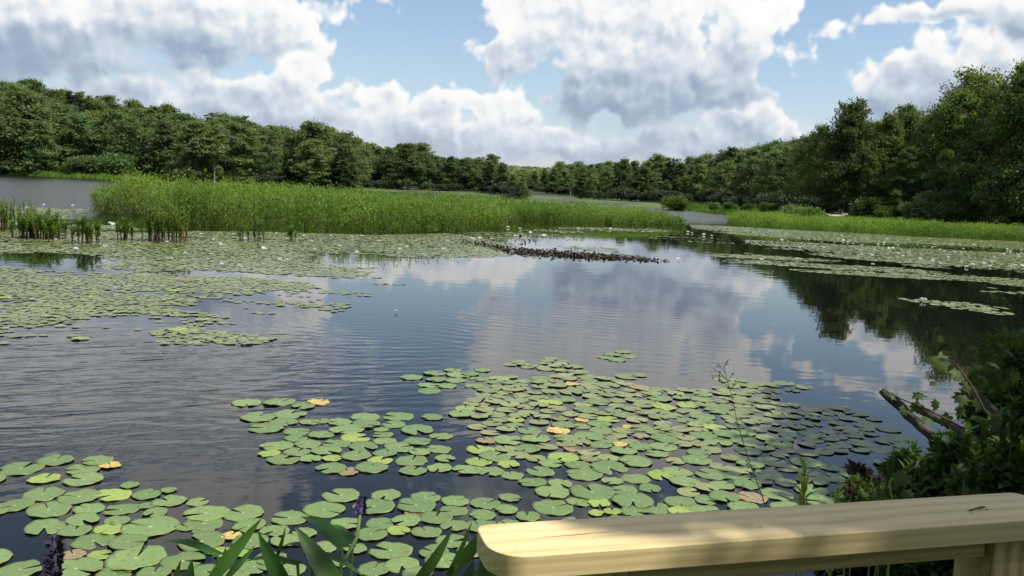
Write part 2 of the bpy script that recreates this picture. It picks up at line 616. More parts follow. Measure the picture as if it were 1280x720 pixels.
# finer angular steps inside the field of view
aa = np.concatenate([np.linspace(-45, 45, 200), np.linspace(45, 315, 101)[1:-1]])
aa = np.radians(aa)
na = len(aa); nr = len(rr)
X = np.outer(rr, np.sin(aa)); Y = np.outer(rr, np.cos(aa))
XY = np.stack([X.ravel(), Y.ravel()], 1)
Z = ground_z(XY)
V = np.column_stack([XY, Z])
i, j = np.meshgrid(np.arange(nr - 1), np.arange(na), indexing='ij')
j2 = (j + 1) % na
F = np.stack([i * na + j, i * na + j2, (i + 1) * na + j2, (i + 1) * na + j], -1).reshape(-1, 4)[:, ::-1]
mb = MB(); mb.add(V, F)
c0 = len(V)
mb.add([(0, 0, gz(0, 0))], np.zeros((0, 3), int))
mb.F[3] = [np.array([[c0, (k + 1) % na, k] for k in range(na)])[:, ::-1]]
m, t, out = new_mat('ground')
tcg = t.n('ShaderNodeTexCoord').outputs['Object']
big = t.noise(tcg, 0.05, 5, 0.6)
fine = t.noise(tcg, 1.4, 6, 0.65)
c1 = t.ramp(fine, [(0.3, (0.045, 0.075, 0.016)), (0.7, (0.11, 0.17, 0.03))])
c2 = t.ramp(fine, [(0.3, (0.03, 0.022, 0.014)), (0.7, (0.06, 0.07, 0.022))])
gc = t.mix(t.mapr(big, 0.45, 0.6), c1, c2)
geo = t.n('ShaderNodeSeparateXYZ'); t.L.new(t.n('ShaderNodeNewGeometry').outputs['Position'], geo.inputs[0])
gc = t.mix(t.mapr(geo.outputs[2], 0.66, 0.9), gc, t.ramp(fine, [(0.3, (0.02, 0.02, 0.01)), (0.7, (0.04, 0.05, 0.018))]))
gc = t.mix(t.mapr(geo.outputs[2], -0.02, 0.12), (0.03, 0.025, 0.016), gc)
pb = t.n('ShaderNodeBsdfPrincipled', i_Base_Color=gc)
pb.inputs['Roughness'].default_value = 0.95
bp = t.n('ShaderNodeBump', i_Strength=0.6, i_Distance=0.05)
t.L.new(fine, bp.inputs['Height']); t.L.new(bp.outputs[0], pb.inputs['Normal'])
t.L.new(pb.outputs[0], out.inputs[0])
ground = link('ground', mb.mesh('ground', True), m)
tag(ground, kind='structure')

# water: one sheet over the whole pond
mb = MB()
mb.add([(-420, -45, 0), (90, -45, 0), (90, 440, 0), (-420, 440, 0)], [[0, 1, 2, 3]])
m, t, out = new_mat('water')
pos = t.n('ShaderNodeNewGeometry').outputs['Position']
sx = t.n('ShaderNodeSeparateXYZ'); t.L.new(pos, sx.inputs[0])
x, y = sx.outputs[0], sx.outputs[1]


def around(px, py, rx, ry):
    c = onz(px, py)
    q = t.vmath('MULTIPLY', t.vmath('SUBTRACT', pos, (c.x, c.y, 0)), (1 / rx, 1 / ry, 0))
    return t.mapr(t.vmath('LENGTH', q, out=1), 1.0, 0.25)


def rings(px, py, scale, dist):
    c = onz(px, py)
    nd = t.n('ShaderNodeTexWave', wave_type='RINGS', rings_direction='Z')
    q = t.vmath('MULTIPLY', t.vmath('SUBTRACT', pos, (c.x, c.y, 0)), (1, 1, 0))
    t.L.new(q, nd.inputs['Vector'])
    nd.inputs['Scale'].default_value = scale
    nd.inputs['Distortion'].default_value = dist
    nd.inputs['Detail'].default_value = 2
    nd.inputs['Detail Scale'].default_value = 1.2
    return nd.outputs['Fac']


patch = t.mapr(t.noise(t.vmath('MULTIPLY', pos, (0.16, 0.11, 0)), 1.0, 3, 0.55), 0.42, 0.62, 0.15, 1.0)
w_fine = t.noise(t.vmath('MULTIPLY', pos, (7, 11, 0)), 1.0, 3, 0.5)
rot = t.n('ShaderNodeVectorRotate', rotation_type='Z_AXIS')
t.L.new(pos, rot.inputs['Vector']); rot.inputs['Angle'].default_value = R(-24)
w_mid = t.noise(t.vmath('MULTIPLY', rot.outputs[0], (1.3, 3.6, 0)), 1.0, 2, 0.5, dist=0.5)
w_low = t.noise(t.vmath('MULTIPLY', pos, (1.1, 2.0, 0)), 1.0, 2, 0.5, dist=0.3)
m_left = t.math('MAXIMUM', around(60, 470, 6.5, 4.6), around(300, 462, 2.6, 4.0))
m_mid = around(700, 420, 3.2, 6)
farw = t.mapr(y, 60, 95)
leftw = t.math('MULTIPLY', t.mapr(x, -16, -26), t.mapr(y, 34, 44))
rough_far = t.math('MAXIMUM', farw, leftw)
h = t.math('MULTIPLY', w_low, t.math('MULTIPLY_ADD', patch, 0.0022, 0.0008))
h = t.math('MULTIPLY_ADD', t.math('MULTIPLY', w_fine, m_left), 0.003, h)
h = t.math('MULTIPLY_ADD', t.math('MULTIPLY', w_mid, m_left), 0.022, h)
h = t.math('MULTIPLY_ADD', t.math('MULTIPLY', rings(470, 395, 1.25, 3.5), t.math('MAXIMUM', around(400, 470, 2.3, 4.5), around(330, 440, 2, 4))), 0.0022, h)
h = t.math('MULTIPLY_ADD', t.math('MULTIPLY', rings(820, 330, 1.0, 4.0), m_mid), 0.0016, h)
h = t.math('MULTIPLY_ADD', t.math('MULTIPLY', t.noise(t.vmath('MULTIPLY', pos, (0.5, 1.3, 0)), 1.0, 5, 0.65), rough_far), 0.10, h)
bp = t.n('ShaderNodeBump', i_Strength=1.0, i_Distance=1.0)
t.L.new(h, bp.inputs['Height'])
pw = t.n('ShaderNodeBsdfPrincipled')
pw.inputs['Base Color'].default_value = (0.005, 0.006, 0.005, 1)
pw.inputs['IOR'].default_value = 1.333
t.L.new(t.math('MULTIPLY_ADD', rough_far, 0.14, 0.02), pw.inputs['Roughness'])
t.L.new(bp.outputs[0], pw.inputs['Normal'])
t.L.new(pw.outputs[0], out.inputs[0])
water = link('water', mb.mesh('water'), m)
tag(water, kind='structure')

# ------------------------------------------------------------------ trees
def norm(v): return v / np.maximum(np.linalg.norm(v, axis=1, keepdims=True), 1e-6)


def tree_meshes(name, seed, H, Rc, base, nlobes, nleaf, ls, flat=0.62, top=0.5, limbs=7, trunk_r=None, lean=0.0):
    """trunk with limbs, and a crown of leaf sprays gathered in lobes; returns two meshes"""
    rng = np.random.default_rng(seed)
    tr = MB()
    tr_r = trunk_r or H * 0.014
    k = 8
    bend = rng.normal(size=2) * H * 0.02 + np.array([lean * H, 0])
    def axis(t): return Vector((bend[0] * t * t, bend[1] * t * t, H * 0.93 * t))
    tr.tube([axis(i / k) - (Vector((0, 0, 0.3)) if i == 0 else Vector()) for i in range(k + 1)], [tr_r * (1.35 if i == 0 else 1) * (1 - 0.9 * i / k) + 0.02 for i in range(k + 1)], 8)
    lobes = []
    for q in range(nlobes):
        t = rng.random() ** 0.9
        z = base + (H - base) * t
        # egg shaped envelope
        e = math.sin(math.pi * min(0.985, (t * (1 - 0.12) + 0.12) ** top)) ** 0.62
        a = rng.random() * 2 * math.pi
        rad = Rc * e * (0.45 + 0.55 * math.sqrt(rng.random())) * (0.8 + 0.35 * rng.random())
        c = axis(min(1, z / (H * 0.93)))
        r = Rc * (0.15 + 0.2 * rng.random() ** 1.5) * (0.75 + 0.4 * e)
        lobes.append((c.x + math.cos(a) * rad, c.y + math.sin(a) * rad, z - 0.3 * r, r))
    lobes.append((bend[0], bend[1], H - Rc * 0.22, Rc * 0.24))
    for q in range(limbs):
        L = lobes[rng.integers(len(lobes))]
        z0 = max(base * 0.75, L[2] - math.hypot(L[0], L[1]) * (0.5 + 0.5 * rng.random()))
        a = axis(min(0.95, z0 / (H * 0.93)))
        b = Vector((L[0], L[1], L[2]))
        mid = a.lerp(b, 0.5) + Vector((0, 0, (b - a).length * 0.08))
        tr.tube([a, mid, b], [tr_r * 0.42, tr_r * 0.25, 0.015], 5)
    cr = MB()
    tot = sum(l[3] ** 2 for l in lobes)
    for (x, y, z, r) in lobes:
        # each lobe is a bough: sprays spread along an outward, slightly drooping axis
        n = max(6, int(0.66 * nleaf * r * r / tot))
        a = math.atan2(y, x) + rng.normal() * 0.5
        q = math.hypot(x, y) / Rc
        er = np.array([math.cos(a), math.sin(a), 0.55 - 0.6 * q]); er /= np.linalg.norm(er)
        et = np.array([-math.sin(a), math.cos(a), 0])
        u = rng.uniform(-1, 1, n)
        wdt = np.sqrt(np.clip(1.05 - u * u, 0.05, 1))
        P = np.array([x, y, z]) + er * (u * r * 1.35)[:, None] + et * (rng.normal(size=n) * r * 0.5 * wdt)[:, None]
        P[:, 2] += rng.normal(size=n) * r * flat * 0.36 * wdt - 0.12 * r * u * u
        d = norm(P - np.array([x, y, z - r * 0.5]))
        N = norm(d * 0.5 + np.array([0, 0, 0.55]) + rng.normal(size=(n, 3)) * 0.55)
        o = er * 0.7 + rng.normal(size=(n, 3)) * 0.7; o[:, 2] -= 0.25
        D = norm(o - N * (o * N).sum(1, keepdims=True) + rng.normal(size=(n, 3)) * 0.3)
        s = ls * (0.55 + 0.8 * rng.random(n))
        lt = 0.2 + 0.6 * rng.random()
        cr.leaves(P - D * s[:, None] * 0.5, D, N, s, s * 0.55, np.clip(lt + rng.normal(size=n) * 0.16, 0, 1))
    # loose foliage filling the space between the lobes
    n = int(nleaf * 0.32)
    t = rng.random(n) ** 0.85
    e = np.sin(np.pi * np.minimum(0.985, (t * 0.88 + 0.12) ** top)) ** 0.62
    a = rng.random(n) * 6.283
    q = Rc * e * np.sqrt(rng.random(n)) * (0.8 + 0.22 * np.sin(3 * a + 9 * t + seed) + 0.12 * np.sin(7 * a - 15 * t))
    P = np.stack([np.cos(a) * q + bend[0] * t, np.sin(a) * q + bend[1] * t, base + (H - base) * t * 0.97], 1)
    s = ls * (0.6 + 0.7 * rng.random(n))
    N = norm(rng.normal(size=(n, 3)) * 0.5 + np.array([0, 0, 0.8]))
    cr.leaves(P, norm(np.cross(N, unit(n, rng))), N, s, s * 0.6, np.clip(0.4 + rng.normal(size=n) * 0.15, 0, 1))
    # a few sprays sticking out for a ragged outline
    n = nleaf // 25
    li = rng.integers(len(lobes), size=n)
    Lb = np.array(lobes)[li]
    d = unit(n, rng); d[:, 2] = np.abs(d[:, 2])
    P = Lb[:, :3] + d * Lb[:, 3:4] * (0.95 + 0.35 * rng.random((n, 1))) * np.array([1, 1, flat])
    s = ls * (0.6 + 0.6 * rng.random(n))
    cr.leaves(P, norm(d + rng.normal(size=(n, 3)) * 0.4), unit(n, rng), s, s * 0.5, 0.4 + 0.3 * rng.random(n))
    return tr.mesh(name + '_trunk', True), cr.mesh(name + '_crown')


def conifer_meshes(name, seed, H, Rc, base, nleaf, ls):
    rng = np.random.default_rng(seed)
    tr = MB()
    tr.tube([(0, 0, -0.3), (0, 0, H * 0.5), (0, 0, H * 0.98)], [H * 0.014, H * 0.009, 0.02], 7)
    cr = MB()
    z = base
    br = []
    while z < H * 0.97:
        t = (z - base) / (H - base)
        for q in range(5):
            a = rng.random() * 2 * math.pi
            L = Rc * (1 - t) ** 0.75 * (0.65 + 0.5 * rng.random()) + 0.25
            br.append((z + rng.normal() * 0.15, a, L))
        z += H * 0.045
    tot = sum(b[2] ** 1.3 for b in br)
    for (z, a, L) in br:
        n = max(5, int(nleaf * L ** 1.3 / tot))
        u = rng.random(n) ** 0.7
        w = rng.normal(size=n) * 0.22 * L * (1.1 - u)
        droop = 0.22 * L * u - 0.3 * L * u * u
        P = np.stack([np.cos(a) * u * L - np.sin(a) * w, np.sin(a) * u * L + np.cos(a) * w, z + droop + rng.normal(size=n) * 0.12], 1)
        D = np.stack([np.cos(a) + rng.normal(size=n) * 0.5, np.sin(a) + rng.normal(size=n) * 0.5, -0.25 + rng.normal(size=n) * 0.25], 1)
        N = np.stack([rng.normal(size=n) * 0.35, rng.normal(size=n) * 0.35, np.ones(n)], 1)
        s = ls * (0.6 + 0.7 * rng.random(n))
        cr.leaves(P, D, N, s, s * 0.36)
        if L > Rc * 0.3:
            tr.tube([(0, 0, z), (math.cos(a) * L * 0.8, math.sin(a) * L * 0.8, z)], [0.05, 0.015], 4)
    return tr.mesh(name + '_trunk', True), cr.mesh(name + '_crown')


def bush_mesh(name, seed, H, Rc, nl, nleaf, ls, stems=7):
    rng = np.random.default_rng(seed)
    st = MB()
    cr = MB()
    for q in range(nl):
        a = rng.random() * 2 * math.pi; rr_ = Rc * 0.75 * math.sqrt(rng.random())
        r = Rc * (0.28 + 0.22 * rng.random())
        zt = H * (0.35 + 0.6 * rng.random()) * (1 - 0.45 * (rr_ / Rc) ** 2) - r * 0.5
        c = np.array([math.cos(a) * rr_, math.sin(a) * rr_, max(0.3 * r, zt)])
        if q < stems:
            st.tube([(c[0] * 0.15, c[1] * 0.15, -0.2), (c[0] * 0.6, c[1] * 0.6, c[2] * 0.55), tuple(c)], [H * 0.014, H * 0.01, 0.01], 5)
        n = nleaf // nl
        d = unit(n, rng); d[:, 2] = np.abs(d[:, 2]) * 1.1 - 0.35 * rng.random(n)
        P = c + d * r * (0.45 + 0.65 * rng.random((n, 1)))
        N = norm(d * 0.5 + np.array([0, 0, 0.7]) + rng.normal(size=(n, 3)) * 0.5)
        D = norm(d + rng.normal(size=(n, 3)) * 0.7)
        s = ls * (0.6 + 0.8 * rng.random(n))
        cr.leaves(P, D, N, s, s * 0.5, np.clip(0.2 + 0.5 * rng.random() + rng.normal(size=n) * 0.17, 0, 1))
    return st.mesh(name + '_stems', True), cr.mesh(name + '_foliage')


def proto_set(kind):
    out_ = []
    if kind == 'near':
        for s, (H, Rc, base, top) in enumerate([(15, 5.0, 1.4, 0.55), (15, 4.4, 1.0, 0.5), (15, 5.6, 1.6, 0.65), (15, 4.0, 1.0, 0.45), (15, 5.0, 2.0, 0.75)]):
            out_.append(tree_meshes('near_tree', 40 + s, H, Rc, base, 190, 42000, 0.32, top=top, limbs=20, flat=[0.75, 0.6, 0.9, 0.8, 0.65][s]))
    if kind == 'far':
        for s, (H, Rc, base, top) in enumerate([(20, 6.2, 1.5, 0.55), (20, 5.2, 1.2, 0.5), (20, 7.0, 2, 0.65), (20, 4.8, 1.5, 0.45), (20, 5.8, 2.5, 0.75)]):
            out_.append(tree_meshes('far_tree', 70 + s, H, Rc, base, 130, 15000, 0.66, top=top, limbs=10, flat=[0.95, 0.75, 1.0, 0.85, 0.7][s]))
    if kind == 'conifer':
        for s in range(3):
            out_.append(conifer_meshes('pine', 90 + s, 20, 3.6 + 0.6 * s, 2.0, 9000, 0.8))
    return out_


PROTO = {k: proto_set(k) for k in ('near', 'far', 'conifer')}
PROTO['bare'] = [tree_meshes('bare_tree', 150 + s, 20, 3.8, 10.5, 40, 4500, 0.7, top=0.6, limbs=14, flat=0.6, trunk_r=0.3) for s in range(2)]
PROTO_H = {'near': 15.0, 'far': 20.0, 'conifer': 20.0, 'bare': 20.0}
for k in PROTO:
    for (a, b) in PROTO[k]:
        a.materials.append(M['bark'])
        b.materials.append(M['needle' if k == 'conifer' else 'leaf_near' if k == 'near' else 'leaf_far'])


def plant_tree(kind, px, D, top, label, group, rng, widen=1.0, mat=None, pale=False, name=None, which=None, cat='tree'):
    """a tree standing at ground level D metres out, its top at photo row `top`"""
    D = near_shore(px, D)
    p = far(px, D)
    g = gz(p.x, p.y)
    Ht = CAM_H + (hor(px) - top) * D / FPX - g
    Ht = max(Ht, 3.0)
    s = Ht / PROTO_H[kind]
    w = rng.integers(len(PROTO[kind])) if which is None else which
    a, b = PROTO[kind][w]
    if mat is None and kind in ('far', 'near') and rng.random() < 0.16: mat = 'leaf_pale'
    t = empty(name or ('pine_tree' if kind == 'conifer' else 'broadleaf_tree'), (p.x, p.y, g), rng.random() * 6.28, label, cat, group)
    k = widen * (0.9 + 0.2 * rng.random()) * (0.76 if kind == 'near' else 1.0)
    t.scale = (s * k, s * k, s)
    o1 = link('trunk', a, None, t)
    o2 = link('crown', b, None, t)
    if mat or pale:
        if pale:
            o1.material_slots[0].link = 'OBJECT'; o1.material_slots[0].material = M['pale_bark']
        if mat:
            o2.material_slots[0].link = 'OBJECT'; o2.material_slots[0].material = M[mat]
    return t


SKYL = [(-200, 104), (0, 106), (30, 103), (60, 112), (100, 116), (140, 124), (180, 132), (220, 138), (250, 140), (290, 148), (330, 156), (365, 163), (390, 153), (425, 158), (448, 178), (480, 184),
        (515, 179), (540, 191), (580, 196), (620, 196), (645, 213), (690, 205), (720, 205), (760, 203), (800, 201), (850, 197), (900, 192), (940, 188), (980, 178), (1000, 172)]
SX = [p[0] for p in SKYL]; SY = [p[1] for p in SKYL]


def skyl(px): return float(np.interp(px, SX, SY))


def near_shore(px, D):
    """woods follow the far bank: distances were taken along an older, farther bank line"""
    if px < 140 or px > 850: return D
    old = np.interp(px, [140, 220, 300, 400, 500, 600, 660, 690, 712, 750, 800, 850], [262, 290, 315, 330, 345, 350, 420, 420, 330, 250, 195, 150])
    new = np.interp(px, [140, 220, 300, 400, 500, 600, 660, 690, 712, 750, 800, 850], [262, 257, 252, 250, 246, 236, 222, 222, 208, 172, 150, 143])
    return new + (D - old) * 0.8


trng = np.random.default_rng(5)
ORD = ['first', 'second', 'third', 'fourth', 'fifth', 'sixth', 'seventh', 'eighth', 'ninth', 'tenth', 'eleventh', 'twelfth', 'thirteenth', 'fourteenth', 'fifteenth', 'sixteenth',
       'seventeenth', 'eighteenth', 'nineteenth', 'twentieth', 'twenty-first', 'twenty-second', 'twenty-third', 'twenty-fourth', 'twenty-fifth', 'twenty-sixth']

# -- left hill: front row along the shore, each with its own top
front = [(-40, 286, 150), (-8, 300, 128), (28, 292, 114), (52, 280, 153), (78, 302, 150), (98, 296, 146), (118, 290, 163), (142, 300, 140), (160, 302, 150), (182, 300, 168), (205, 304, 152), (228, 312, 158),
         (248, 301, 152), (268, 307, 158), (290, 326, 168), (312, 330, 163), (338, 342, 170), (362, 348, 172), (392, 352, 156), (412, 350, 176), (432, 356, 166)]
for i, (px, D, top) in enumerate(front):
    kind = 'conifer' if i in (6, 9, 16) else 'bare' if i in (13, 14) else 'far'
    txt = {2: 'big round olive green broadleaf tree at the left edge of the far shore', 3: 'lower rounded light green tree in front of the big round tree',
           8: 'bright yellow green slender tree among dark ones on the left hill foot', 13: 'bare trunked tree with pale trunk showing above the reed island',
           14: 'second pale trunked tree, beside the other bare trunk behind the reeds', 15: 'pale grey green round tree behind the reed island',
           18: 'tall dark double topped tree at the end of the left hill'}.get(i)
    label = txt or ('tree of the far shore row standing outside the left edge of the view' if i == 0 else 'tree of the far shore row cut by the left edge of the view') if i < 2 else txt or '%s %s in the front row below the left hill, counted from the left' % (ORD[i - 2], 'dark pine' if kind == 'conifer' else 'green broadleaf tree')
    plant_tree(kind, px, D, top + trng.normal() * 1.5, label, 'trees on the left hill', trng, widen=1.25 if kind == 'far' else 1.0,
               mat='leaf_pale' if i in (8, 15, 3) else None, pale=i in (13, 14))
# -- behind them, rows climbing the hill to the skyline
for r_, (D, up, step) in enumerate([(335, 26, 16), (375, 15, 15), (415, 7, 14), (455, 1, 13)]):
    px = -45 + 5 * r_
    while px < 445 - 10 * r_:
        kind = 'conifer' if trng.random() < 0.2 else 'far'
        tp = skyl(px) + up + trng.normal() * 3.2
        ground_row = hor(px) - (gz(far(px, D).x, D) - CAM_H) * FPX / D
        if ground_row - tp > 10:
            where = ['second row up the left hill', 'third row up the left hill', 'upper slope of the left hill', 'skyline of the left hill'][r_]
            plant_tree(kind, px + trng.normal() * 3, D + trng.normal() * 8, tp, '%s in the close canopy, %s' % ('dark green pine' if kind == 'conifer' else 'broadleaf tree', where),
                       'canopy of the left hill, %s' % where, trng, widen=1.3)
        px += step * (0.8 + 0.4 * trng.random())
# -- middle wood behind the reed island
mid = [(452, 372, 186), (470, 382, 196), (488, 380, 186), (510, 372, 180), (528, 380, 190), (546, 388, 203), (562, 386, 197), (580, 392, 199), (597, 396, 199), (612, 398, 202), (628, 402, 206), (642, 404, 218), (652, 400, 228)]
for i, (px, D, top) in enumerate(mid):
    kind = 'conifer' if i in (5, 9) else 'far'
    label = {3: 'broad light green tree, the tallest of the wood behind the middle of the reeds', 11: 'pale green round tree at the right tip of the middle wood', 12: 'small greyish tree at the very tip of the middle wood'}.get(
        i, '%s %s along the middle wood behind the reeds, counted from the left' % (ORD[i], 'pine' if kind == 'conifer' else 'broadleaf tree'))
    plant_tree(kind, px, D, top, label, 'trees of the middle wood', trng, widen=1.25, mat='leaf_pale' if i in (11,) else None)
for r_, (D, up, step) in enumerate([(410, 5, 14), (440, 1, 14)]):
    px = 446
    while px < 636 - 8 * r_:
        kind = 'conifer' if trng.random() < 0.3 else 'far'
        plant_tree(kind, px, D, skyl(px) + up + trng.normal() * 2.5, '%s standing behind the front trees of the middle wood' % ('pine' if kind == 'conifer' else 'broadleaf tree'),
                   'rear trees of the middle wood', trng, widen=1.25)
        px += step * (0.8 + 0.4 * trng.random())
# -- right-middle wood, coming closer toward the right
rm = [(668, 560, 214), (680, 520, 210), (692, 480, 211), (705, 430, 213), (713, 330, 218), (727, 330, 217), (742, 310, 218), (757, 300, 214), (772, 285, 212), (788, 270, 218), (802, 262, 208), (818, 245, 216), (833, 228, 226), (848, 220, 205),
      (862, 205, 224), (874, 195, 206), (890, 185, 212), (906, 178, 202), (922, 170, 206), (938, 165, 198), (953, 158, 205), (966, 150, 190), (982, 142, 186)]
for i, (px, D, top) in enumerate(rm):
    kind = 'conifer' if i in (1, 8, 18) else 'bare' if i in (4, 14) else 'far'
    label = {4: 'pale trunked tree with a small high crown left of the dark right wood', 12: 'low yellowish green tree near the water of the far channel', 14: 'pale trunked small tree beside the far channel'}.get(
        i, '%s %s along the right middle wood, counted from its far end' % (ORD[i], 'pine' if kind == 'conifer' else 'broadleaf tree'))
    plant_tree(kind, px, D, top, label, 'trees of the right middle wood', trng, widen=1.2, mat='leaf_pale' if i in (12,) else None, pale=i in (4, 14))
for r_, (dD, up, step) in enumerate([(25, 4, 13), (55, 0, 12)]):
    px = 700
    while px < 1000:
        D = np.interp(px, [700, 740, 800, 860, 920, 1000], [470, 340, 280, 225, 185, 150]) + dD
        kind = 'conifer' if trng.random() < 0.3 else 'far'
        plant_tree(kind, px, D, skyl(px) + up + trng.normal() * 2.5, '%s rising behind the front trees of the right middle wood' % ('pine' if kind == 'conifer' else 'broadleaf tree'),
                   'rear trees of the right middle wood', trng, widen=1.25)
        px += step * (0.8 + 0.4 * trng.random())
# -- tall trees at the right
near = [(1003, 130, 172, 1.0, None), (1022, 122, 160, 1.0, None), (1058, 102, 130, 1.15, 0), (1036, 112, 172, 1.0, None), (1090, 108, 156, 1.0, 1), (1104, 101, 146, 1.0, 3), (1128, 104, 132, 1.0, 4), (1150, 96, 150, 1.05, 1),
        (1166, 100, 138, 1.0, 2), (1192, 92, 118, 1.1, 0), (1212, 94, 97, 1.15, 2), (1232, 88, 118, 1.0, 3), (1250, 86, 128, 1.1, 1), (1272, 82, 84, 1.2, 0), (1300, 80, 78, 1.2, 2), (1335, 78, 90, 1.2, 1), (1380, 76, 80, 1.2, 0),
        (1128, 92, 186, 1.1, 1), (1178, 88, 190, 1.1, 3), (1215, 84, 176, 1.15, 4), (1250, 80, 188, 1.1, 1), (1085, 97, 196, 1.1, 3), (1020, 112, 205, 1.15, 1)]
nl = {2: 'tall rounded dark green maple standing out against the sky', 4: 'narrower dark tree just right of the tall rounded maple', 10: 'tall flat topped tree near the right edge, highest but one',
      13: 'tallest tree, its crown cut by the right edge of the view', 17: 'lower leafy tree at the bank in the middle of the right wood', 22: 'small dark tree left of the pale boat'}
for i, (px, D, top, wd, which) in enumerate(near):
    back = i < 17
    label = nl.get(i, ('%s tall dark broadleaf tree of the right wood, counted from the left' % ORD[i]) if back else '%s lower broadleaf tree along the right bank under taller trees' % ORD[i - 17])
    plant_tree('near', px, D, top, label, 'trees of the right wood', trng, widen=wd, which=which)
for i, (px, D, top) in enumerate([(1075, 122, 142), (1115, 120, 150), (1140, 118, 140), (1185, 112, 126), (1240, 106, 112), (1290, 100, 96), (1010, 146, 172), (1040, 135, 160)]):
    plant_tree('near', px, D, top + 14, 'dark tree deep inside the right wood, mostly hidden by nearer crowns', 'rear trees of the right wood', trng, widen=1.2)

# -- a dead pale snag among the dark trees
for (px, D, top, base_py, label) in [(941, 150, 222, 262, 'bare pale dead trunk standing before the dark right middle wood')]:
    p = far(px, D); g = gz(p.x, p.y)
    H = CAM_H + (hor(px) - top) * D / FPX - g
    mb = MB()
    mb.tube([(0, 0, -0.3), (0.05, 0, H * 0.4), (-0.1, 0, H * 0.75), (0.05, 0, H)], [0.16, 0.13, 0.08, 0.02], 7)
    for (z, a, L) in [(0.35, 0.4, 1.2), (0.5, 3.3, 1.6), (0.62, 0.2, 1.1), (0.75, 2.8, 0.9), (0.85, 0.6, 0.6)]:
        mb.tube([(0, 0, H * z), (math.cos(a) * L * 0.6, math.sin(a) * L * 0.6, H * z + L * 0.5), (math.cos(a) * L, math.sin(a) * L, H * z + L * 1.1)], [0.06, 0.04, 0.01], 5)
    o = link('dead_tree', mb.mesh('dead_tree', True), M['pale_bark'], loc=(p.x, p.y, g))
    tag(o, label, 'tree')

# -- bushes at the water's edge
BU = [bush_mesh('bush', 120 + s, 3.0, 2.3, 16, 3600, 0.34) for s in range(3)]
for (a, b) in BU:
    a.materials.append(M['bark']); b.materials.append(M['shrub'])
bl = [(10, 286, 200, 'leaf_pale', 'pale low bush at the left end of the grassy shore'), (75, 282, 207, None, 'dark low bush under the left shore trees'), (95, 279, 202, None, 'second dark bush on the left shore grass'),
      (112, 274, 194, 'leaf_pale', 'large light green bush on the left shore grass'), (136, 276, 189, 'leaf_pale', 'tall light green bush right of the largest one on the left shore'), (160, 285, 206, None, 'dark bush where the left shore meets the reeds'),
      (225, 300, 202, 'leaf_pale', 'yellowish sapling bush at the foot of the left hill'), (262, 312, 206, 'leaf_pale', 'yellowish sapling bush beside the pale trunks'), (400, 335, 222, None, 'round bush peeping over the reeds in the middle'),
      (845, 152, 243, None, 'dark bush left of the far channel'), (893, 127, 252, 'leaf_pale', 'pale round bush on the grass beyond the far channel'), (915, 124, 252, None, 'dark bush beside the pale round one'), (937, 121, 254, None, 'twiggy bush right of the far channel'),
      (960, 114, 252, None, 'loose bush under the right middle wood'), (985, 110, 256, None, 'low bush under the right middle wood'), (1004, 96, 255, 'leaf_pale', 'thin pale bush left of the boat'), (1088, 93, 246, 'leaf_pale', 'wide grey green bush right of the boat'),
      (1108, 90, 256, None, 'small dark bush right of the wide grey green one'), (1148, 87, 252, 'leaf_pale', 'round light green bush under the right wood'), (1175, 86, 236, 'leaf_pale', 'tall sunlit sapling bush under the right wood'), (1205, 84, 250, None, 'dark bush under the tall right trees'),
      (1240, 82, 254, None, 'dark bush near the right edge of the far bank'), (1275, 80, 250, None, 'dark bush at the right edge of the far bank'), (1310, 79, 250, None, 'dark bush beyond the right edge of the far bank')]
for (px, D, top, mat, label) in bl:
    D = near_shore(px, D)
    p = far(px, D); g = gz(p.x, p.y)
    Ht = max(1.2, CAM_H + (hor(px) - top) * D / FPX - g)
    a, b = BU[trng.integers(3)]
    t = empty('bush', (p.x, p.y, g), trng.random() * 6.28, label, 'bush', 'bushes along the far banks')
    s = Ht / 3.0
    t.scale = (s * 1.15, s * 1.15, s)
    link('stems', a, None, t)
    o2 = link('foliage', b, None, t)
    if mat:
        o2.material_slots[0].link = 'OBJECT'; o2.material_slots[0].material = M[mat]

# -- understory closing the foot of the woods
for (x0, x1, step, Dx, Dy, tp, where) in [(432, 650, 12, [432, 650], [352, 402], -9, 'middle wood'), (664, 850, 9, [664, 700, 740, 800, 850], [540, 440, 300, 250, 205], -10, 'right middle wood'), (856, 1000, 11, [856, 920, 1000], [190, 160, 126], -14, 'far channel'),
                                          (170, 430, 13, [170, 300, 430], [288, 322, 345], -9, 'left hill'), (1005, 1330, 17, [1005, 1100, 1330], [112, 98, 82], -16, 'tall right wood')]:
    px = x0
    while px < x1:
        D = near_shore(px, float(np.interp(px, Dx, Dy)))
        p = far(px, D); g = gz(p.x, p.y)
        if (where == 'left hill' and 232 < px < 300) or 1026 < px < 1072 or trng.random() < 0.3:
            px += step; continue
        Ht = max(1.2, (-tp * trng.uniform(0.2, 0.95)) * D / FPX + CAM_H - g)
        a, b = BU[trng.integers(3)]
        t = empty('bush', (p.x, p.y, g), trng.random() * 6.28, 'dark understory bush at the foot of the %s' % where, 'bush', 'understory of the %s' % where)
        s = Ht / 3.0
        t.scale = (s * 1.3, s * 1.3, s)
        link('stems', a, None, t)
        o2 = link('foliage', b, None, t)
        o2.material_slots[0].link = 'OBJECT'; o2.material_slots[0].material = M['needle']
        px += step * trng.uniform(0.7, 1.3)

